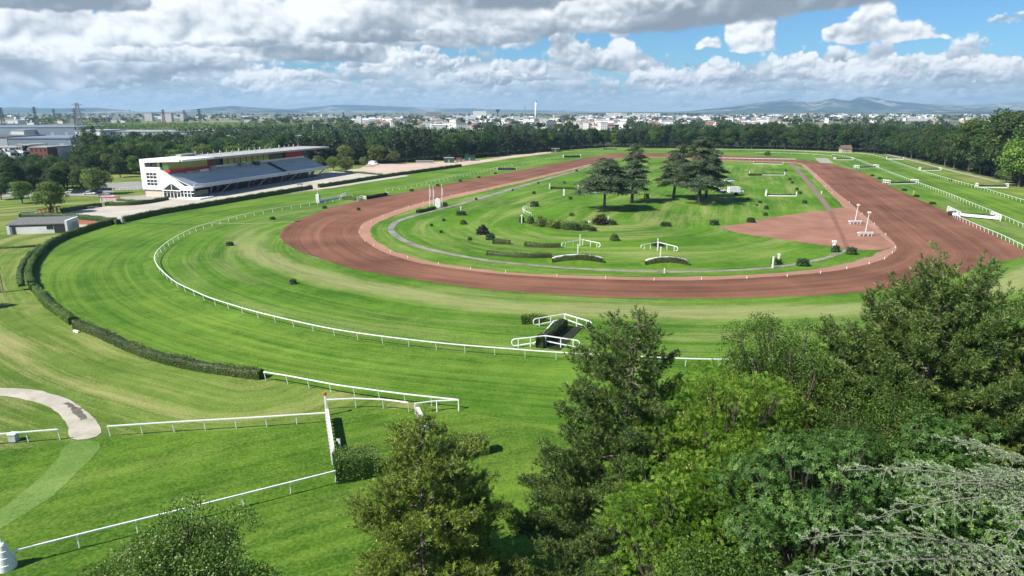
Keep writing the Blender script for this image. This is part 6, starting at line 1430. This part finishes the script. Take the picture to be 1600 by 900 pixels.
leafy('dark green tree with long glossy leaves in the right foreground', (1300, 640), 18.5, 11.5, 12, L_ash, 'whorl', 130, cl_r=(.8, 1.45), per=58, name='glossy_leaved_tree', cr_h=.8)
leafy('green leafy tree between glossy tree and silver cedar at the right', (1500, 640), 18.5, 9.5, 16, L_ash, 'whorl', 90, cl_r=(.8, 1.4), per=56, name='glossy_leaved_tree', cr_h=.7)
leafy('loose dark green tree with thin twigs behind the locust', (1240, 480), 19.5, 12, 13, L_spr, 'spray', 90, cl_r=(.7, 1.3), per=62, name='sparse_tree', cr_h=.65, fill=.45)
leafy('loose tree with pale backed leaves at the bottom left', (265, 800), 15, 8.6, 14, L_elm, 'spray', 100, cl_r=(.6, 1.15), per=95, name='leafy_tree', cr_h=.6, fill=.4)
leafy('green tree filling the bottom between the pines', (1120, 830), 14.5, 6, 17, L_spr, 'spray', 50, cl_r=(.8, 1.2), per=90, name='sparse_tree', cr_h=.6)

leafy('dense green tree under the big spreading pine at the right', (1440, 590), 18, 12, 18, L_spr, 'spray', 90, cl_r=(.9, 1.5), per=60, name='leafy_tree', cr_h=.7)
# silver cedar close to the camera
def silver_cedar(label, trunk_xy, h, seed):
    rg = np.random.default_rng(seed); e = thing('silver_cedar', label, 'tree', (trunk_xy[0], trunk_xy[1], 0)); tw = np.array([trunk_xy[0], trunk_xy[1], 0.])
    br = [(np.array([(0, 0, -.3), (0, 0, h * .5), (0, 0, h)]), np.array([.34, .22, .03]))]; A = []; U = []; SD = []
    def spray(q, d, L_, lvl, droop):
        n_ = max(2, int(L_ / (.125 if lvl == 2 else .022)))
        t = (np.arange(n_) + .5) / n_; end = q + d * L_ + [0, 0, -droop * L_]; mid = q + d * L_ * .5 + [0, 0, droop * L_ * .15]
        br.append((bez(q, mid, end, 5), np.linspace(.006 * (3 - lvl) + .003, .003, 5)))
        for k_, s in enumerate(t):
            c = (1 - s) ** 2 * q + 2 * s * (1 - s) * mid + s * s * end; sd = unit(np.cross(d, [0, 0, 1.])[None])[0]; sg = 1 if k_ % 2 else -1
            if lvl == 2: spray(c, unit((d * .9 + sd * sg * rg.uniform(.7, 1.1))[None])[0], L_ * .42 * (1.05 - s * .75) * rg.uniform(.7, 1.15) + .06, 3, .35)
            A.append(c); U.append(unit((end - q)[None])[0]); SD.append(sd)
    n_b = 17
    spots_ = [(1238,903,3.4),(1322,735,4.6),(1255,842,3.9),(1478,688,5.6),(1440,762,4.9),(1365,812,4.0),(1540,742,4.6),(1560,870,3.0)]
    for i, (px, py, dl) in enumerate(spots_):
        r_ = ray(px, py); r_ /= np.linalg.norm(r_); tip = np.array([0, 0, H]) + r_ * (9.2 + dl) ; tip = tip - tw
        z0 = tip[2] - rg.uniform(.6, 1.8); p0 = np.array([0, 0, z0]); v = tip - p0; Lb = np.linalg.norm(v); mid = p0 + v * .55 + [0, 0, Lb * .10]
        q = bez(p0, mid, tip, 14); br.append((q, np.linspace(.026, .005, 14))); ns = int(Lb / .30)
        for j in range(ns):
            s = .18 + .82 * (j + .5) / ns; c = (1 - s) ** 2 * p0 + 2 * s * (1 - s) * mid + s * s * tip; d = unit((v + np.array([0, 0, Lb * .1]) * (1 - 2 * s))[None])[0]; sd = unit(np.cross(d, [0, 0, 1.])[None])[0]; sg = 1 if j % 2 else -1
            l2 = (.22 + .85 * (1 - s) ** .8) * rg.uniform(.55, 1.1); spray(c, unit((d * .95 + sd * sg * rg.uniform(.65, 1.) + [0, 0, .1])[None])[0], l2, 2, rg.uniform(.25, .6))
            A.append(c); U.append(d); SD.append(sd)
    A = np.array(A); U = np.array(U); n_ = len(A); k = 7; aa = np.repeat(U, k, 0); c = np.repeat(A, k, 0) + aa * rg.uniform(-.02, .02, (n_ * k, 1)); U2 = unit(aa * .8 + rg.normal(0, .55, aa.shape) + [0, 0, .3]); V, F = leaves(c, U2, perp(U2, rg), .044 * rg.uniform(.7, 1.3, n_ * k), .015); print('silver', n_)
    nmesh('crown', V, F, L_silver, e, rnd=np.clip(rg.normal(.5, .25, n_ * k), 0, 1)); TV, TF = tubes(br, 5); nmesh('trunk', TV, TF, mat('silver_twig', (.24, .23, .19), .9, scale=4), e, smooth=True)
    return e
silver_cedar('silvery blue cedar with drooping sprays at the bottom right', (10.6, 11.5), 27, 5)

# ================================================================== HAZE
hm = bpy.data.materials.new('haze'); hm.use_nodes = True; hm.node_tree.nodes.clear(); n = N(hm.node_tree)
pv = n.add('ShaderNodeVolumePrincipled'); pv.inputs['Color'].default_value = (.46, .72, 1.0, 1); pv.inputs['Density'].default_value = 8.5e-5; pv.inputs['Anisotropy'].default_value = .1
ou = n.add('ShaderNodeOutputMaterial'); n.l.new(pv.outputs[0], ou.inputs['Volume'])
hz = MB().box(-HX - 50, HX + 50, -HX - 50, HX + 400, -4, 300).build('haze', hm); tag(hz, 'pale blue haze over the plain', 'haze', kind='stuff')
SC.cycles.volume_step_rate = 10
